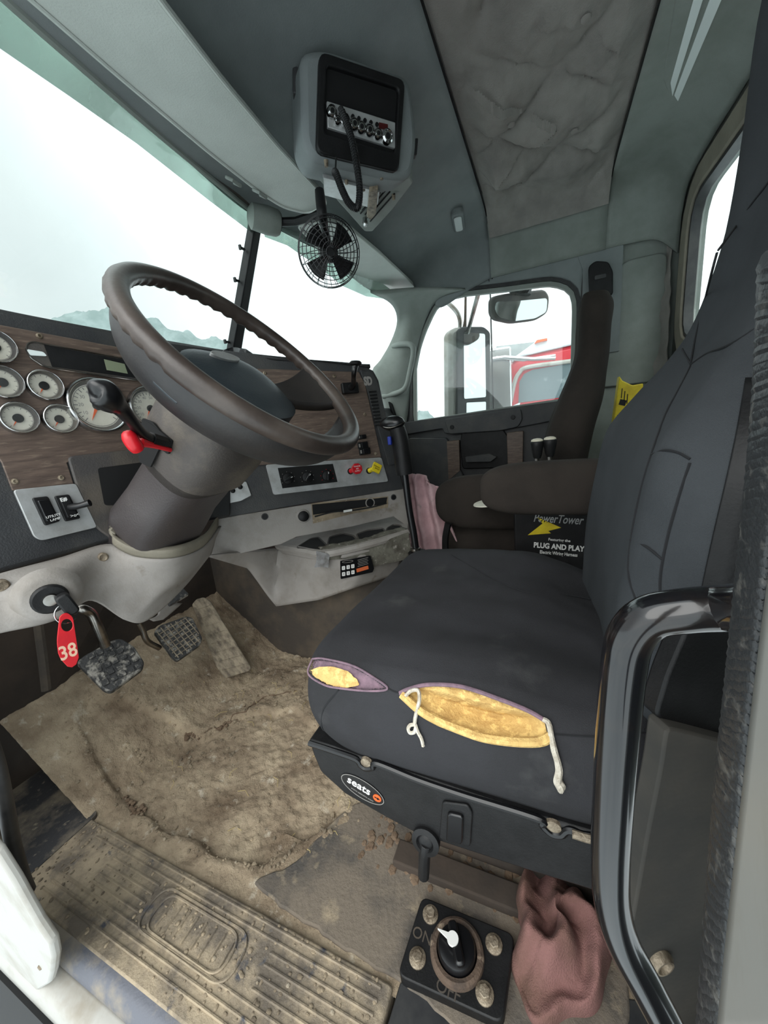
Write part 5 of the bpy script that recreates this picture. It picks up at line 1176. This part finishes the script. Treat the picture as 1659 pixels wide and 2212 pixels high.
cc=[PP.hit(735,232,.022),PP.hit(750,270,.03),PP.hit(762,310,.045),PP.hit(771,360,.065),PP.hit(777,410,.08),PP.hit(772,448,.09),PP.hit(755,440,.085),PP.hit(740,412,.07),PP.hit(727,378,.05),PP.hit(722,370,.035)]
sp2=crom(cc,220); m_=M().tube(cc,.0062,8,sm=80); cbl=tag(obj('radio_cord',m_,cordm),'black coiled radio cord looping below the overhead console','cord')
m_=M(); 
for k in range(6,212,3):
    t=(sp2[k+1]-sp2[k-1]).normalized(); u_=t.orthogonal().normalized(); w_=t.cross(u_); m_.tube([sp2[k]+(u_*math.cos(a)+w_*math.sin(a))*.0068 for a in [2*PI*q/8 for q in range(8)]],.0013,4,closed=True)
obj('coils',m_,cordm,cbl)
obj('thin_wire',M().tube([PP.hit(726,340,.01),PP.hit(724,372,.02),PP.hit(722,380,.02)],.002,5,sm=12),cordm,cbl)
c=at(789,483,2,1.40); a_=tag(obj('aerial_plug',M().tube([c+V((0,0,.04)),c+V((0,0,.01)),c,c+V((0,0,-.008))],[.006,.007,.009,.005],10),chrome),'small chrome aerial plug hanging below the overhead console','connector')
# roof fittings
OH=Plane((1.,.75,1.5),u=(1,0,0),v=V((0,-.52,.15)))
def oh(px,py,h=0):
    d=ray(px,py); best=None
    return OH.hit(px,py,h)
c=at(990,476,2,1.60); dl=tag(obj('dome_lamp',M().prism(Plane(c,u=(1,0,0),v=(0,-1,0)),rrect(0,0,.17,.05,.02,R_(-8)),-.012,.012),pceil,bevel=.006),'small frosted roof lamp near the passenger door','lamp')
obj('lens',M().prism(Plane(c,u=(1,0,0),v=(0,-1,0)),rrect(.0,0,.12,.032,.012,R_(-8)),.012,.018),lens,dl,bevel=.003)
c=OH.hit(638,175,.03); hk=tag(obj('roof_latch',M().prism(Plane(c,u=(.5,-.8,0),v=(0,-.2,1)),rrect(0,0,.012,.045,.005),-.02,.004),pdark,bevel=.002),'small dark roof latch left of the overhead console','latch')
c=OH.hit(898,318,.04); tag(obj('roof_latch',M().prism(Plane(c,u=(.5,-.8,0),v=(0,-.2,1)),rrect(0,0,.010,.04,.004),-.02,.004),pdark,bevel=.002),'small dark roof latch right of the overhead console','latch')
m_=M()
for pts in ([(395,-20),(440,60),(500,130),(560,185),(600,206),(612,196)],[(835,450),(838,500),(858,540),(880,580),(905,592)],[(862,446),(895,490),(920,525),(914,560),(925,600)]):
    m_.tube([OH.hit(*p,.002) for p in pts],.0018,5,sm=40)
obj('panel_seam',m_,pvoid,ce)
# little round fan
fc=at(713,545,0,.84); fx=(CAM-fc).normalized(); fx=(fx+V((0,-.15,0))).normalized()
fn_=thing('cab_fan',fc,'small round black wire-cage fan hanging above the windscreen post','fan')
fu=V((0,0,1)).cross(fx).normalized(); fv=fx.cross(fu)
RF=.081
m_=M()
for k,(r,h) in enumerate([(.16,.026),(.28,.026),(.40,.025),(.52,.022),(.64,.018),(.76,.012),(.88,.005),(.97,-.005),(1,-.016),(.97,-.028)]): m_.tube([fc+(fu*math.cos(a)+fv*math.sin(a))*RF*r+fx*h for a in [2*PI*q/40 for q in range(40)]],.0011,5,closed=True)
for k in range(26):
    a=2*PI*k/26; m_.tube([fc+(fu*math.cos(a+t*.35)+fv*math.sin(a+t*.35))*RF*r+fx*h for t,r,h in [(0,.12,.026),(.3,.40,.025),(.6,.64,.018),(.85,.88,.005),(1,1,-.016),(1,.96,-.028)]],.0009,4)
obj('cage',m_,gloss,fn_)
m_=M()
for k in range(18):
    a=2*PI*k/18; m_.tube([fc+(fu*math.cos(a)+fv*math.sin(a))*RF*r+fx*h for r,h in [(.25,-.052),(.7,-.045),(.96,-.028)]],.0009,4)
obj('rear_cage',m_,gloss,fn_)
for k in range(4):
    a=PI/4+PI/2*k; rows=[]
    for r in (.2,.5,.82): rows.append([fc+(fu*math.cos(a+d)+fv*math.sin(a+d))*RF*r+fx*(-.006+d*.022) for d in (-.42,0,.42)])
    obj('blade',M().patch(rows,8,8),pblack,fn_,solid=.0015)
obj('motor',M().lathe(fc-fx*.05,fx,[(.016,0),(.024,.008),(.024,.030),(.016,.044),(.010,.052)],20),pblack,fn_)
obj('stalk',M().tube([fc-fx*.045,fc-fx*.05+V((0,0,.05)),at(697,470,0,.83),at(693,440,0,.83),at(690,412,0,.835)],[.010,.011,.013,.012],10,sm=16),pblack,fn_)

# ================================================================ OUTSIDE
struct(obj('ground',M().grid(lambda u,v:(-60+180*u,-60+240*v,-1.25+.06*noise.noise(V((u*90,v*120,0)))),60,80),snow),'snow covered yard outside')
def px_far(px,py,dist):
    d=ray(px,py); k=dist/math.hypot(d.x,d.y); return CAM+d*k
def hillside(name,pts,dist,lab,dep=6):
    top=[px_far(x,y,dist) for x,y in pts]; m=M(); P_=resample(top,120)
    rows=[]
    def f(u,v):
        p=P_[round(u*119)]; out=V((p.x,p.y,0)).normalized(); h=-1.3+(p.z+1.3)*math.sin(v*PI/2); q=V((p.x,p.y,h))-out*dep*(1-v)
        return q+V((0,0,1))*(noise.fractal(V((p.x*.5,p.y*.5,v*4)),1,2,4)*dist*.018*v)
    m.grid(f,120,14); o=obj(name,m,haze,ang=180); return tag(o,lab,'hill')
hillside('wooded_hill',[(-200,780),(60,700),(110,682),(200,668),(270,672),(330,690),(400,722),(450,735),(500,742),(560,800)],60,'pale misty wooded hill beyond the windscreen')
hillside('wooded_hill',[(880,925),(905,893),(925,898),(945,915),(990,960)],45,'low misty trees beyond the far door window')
# near mirror outside the passenger door
XM=2.28; MP=Plane((XM,0,0),-78)
mr=thing('door_mirror',at(1015,900,0,XM),'tall white and dark door mirror outside the far window','mirror')
MPp=Plane(at(1015,800,0,XM),-42)
obj('shell',M().prism(MPp,rpoly(MPp.abs_([(974,716),(988,704),(1040,704),(1058,716),(1058,905),(975,905)]),.03),-.09,-.012),paint,mr,bevel=.02)
q=rpoly(MPp.abs_([(988,712),(998,706),(1044,706),(1058,718),(1058,905),(986,905)]),.02)
obj('frame',M().prism(MPp,q,-.013,.006),pdark,mr,bevel=.005)
obj('mirror_glass',M().prism(MPp,rpoly(MPp.abs_([(1000,718),(1046,722),(1048,858),(1001,862)]),.012),.006,.008),mirrorm,mr)
obj('lower_glass',M().prism(MPp,rpoly(MPp.abs_([(1006,870),(1048,868),(1048,905),(1006,905)]),.008),.006,.008),mirrorm,mr)
obj('arm',M().tube([at(940,640,0,XM),at(962,650,0,XM),at(985,672,0,XM),at(993,690,0,XM),at(994,712,0,XM)],.013,8,sm=20),chromew,mr)
obj('door_arm',M().tube([at(1010,720,0,XM),V((1.96,.30,1.395))],.012,8),chromew,mr)
obj('aerial',M().tube([at(1003,712,0,XM+.05),at(1005,690,0,XM+.05),at(1007,560,0,XM+.05)],[.014,.008,.005],8),rust,mr)
tag(obj('whip_aerial',M().tube([V((3.2,at(1057,760,0,3.2).y,-1.25)),at(1057,560,0,3.2)],.006,6),cordm),'thin black whip aerial outside the far window','aerial')
XS=2.15; SM=Plane(at(1128,660,0,XS),-44,-8)
sm_=thing('blind_spot_mirror',at(1128,690,0,XS),'small rounded mirror hanging above the far door window','mirror')
obj('shell',M().prism(SM,rpoly(SM.abs_([(1066,640),(1090,634),(1180,624),(1190,640),(1186,676),(1160,692),(1110,698),(1074,690),(1066,676)]),.03),-.05,-.004),pdark2,sm_,bevel=.012)
obj('mirror_glass',M().prism(SM,rpoly(SM.abs_([(1070,652),(1120,650),(1182,644),(1180,674),(1155,688),(1110,694),(1078,686),(1069,672)]),.02),-.004,.002),mirrorm,sm_)
obj('mount',M().tube([at(1125,640,0,XS),at(1125,604,0,XS),V((1.975,.13,1.43))],[.05,.07,.03],12),pblack,sm_)
# red truck alongside
XT=4.4; TP_=Plane((XT,0,0),-90)
rt=thing('red_truck',at(1170,900,0,XT)*1,'red conventional truck with snowy roof parked alongside','truck'); 
cabp=[(1100,792),(1108,778),(1128,768),(1180,756),(1236,743),(1300,735),(1300,1100),(1085,1100),(1088,905),(1096,880),(1100,830)]
obj('cab',M().prism(TP_,TP_.abs_(cabp),-1.9,0),redtruck,rt,bevel=.05)
obj('roof_snow',M().prism(TP_,TP_.abs_([(1100,780),(1150,744),(1175,724),(1236,728),(1300,722),(1300,736),(1236,745),(1180,758),(1128,770),(1106,782)]),-1.9,.03),snowc,rt,bevel=.03)
obj('door_window',M().prism(TP_,TP_.abs_([(1120,870),(1122,825),(1132,808),(1150,799),(1226,786),(1300,780),(1300,850),(1226,857)]),-.01,.01),tglass,rt)
obj('window_trim',M().tube([TP_.hit(*p,.02) for p in [(1103,868),(1112,825),(1122,805),(1140,793),(1226,781),(1300,772)]],.022,8,sm=30),paint,rt)
obj('mirror_arm',M().tube([TP_.hit(*p,.35) for p in [(1062,776),(1090,772),(1150,776),(1200,774)]],.02,8),chrome,rt)
obj('mirror_arm',M().tube([TP_.hit(*p,.35) for p in [(1072,772),(1130,778),(1200,768)]],.014,8),chrome,rt)
mm=obj('mirror_head',M().prism(Plane(TP_.hit(1078,830,.3),-80),rpoly([(-.13,-.38),(.13,-.38),(.13,.36),(-.13,.36)],.03),-.1,0),chrome,rt,bevel=.02)
obj('marker_lamp',M().prism(TP_,TP_.abs_([(1155,744),(1160,737),(1182,733),(1182,737),(1165,741)]),.03,.08),orange,rt)
obj('exhaust_stack',M().tube([TP_.hit(1065,1000,.1),TP_.hit(1062,762,.1)],.06,12),chromew,rt)
obj('hood_side',M().prism(TP_,TP_.abs_([(900,960),(1000,930),(1095,890),(1100,1100),(900,1100)]),-1.8,-.1),redtruck,rt,bevel=.06)
obj('hood_snow',M().prism(TP_,TP_.abs_([(1000,935),(1060,893),(1100,880),(1125,868),(1120,882),(1060,905),(1000,945)]),-1.0,.02),snowc,rt,bevel=.02)
obj('windscreen_side',M().prism(TP_,TP_.abs_([(1062,790),(1085,780),(1088,888),(1062,895)]),-.3,-.2),greysteel,rt)
tl_=tag(obj('grey_trailer',M().prism(Plane((8,0,0),-90),Plane((8,0,0),-90).abs_([(1072,748),(1160,738),(1300,728),(1300,900),(1300,1210),(1072,1210),(1072,900)]),-2,0),greysteel),'flat grey trailer standing beyond the red truck','trailer')
# body behind the cab, seen through the rear window
db2=thing('dump_body',(1.2,-1.6,-1.2),'pale grey steel body behind the rear cab window','truck body')
RP=Plane((1.5,-1.0,1.2),180)
obj('bulkhead',M().box((1.0,-1.65,.6),(2.0,.05,3.4)),greysteel,db2)
for k in range(6): obj('rib',M().box((.1+.36*k,-1.58,.6),(.09,.09,3.4)),paint if k%2 else pdark2,db2,bevel=.01)
for k in range(4): obj('cross_rib',M().box((1.0,-1.55,.5+.45*k),(2.0,.06,.10),Matrix.Rotation(R_(-9),3,'Y')),paint,db2,bevel=.01)
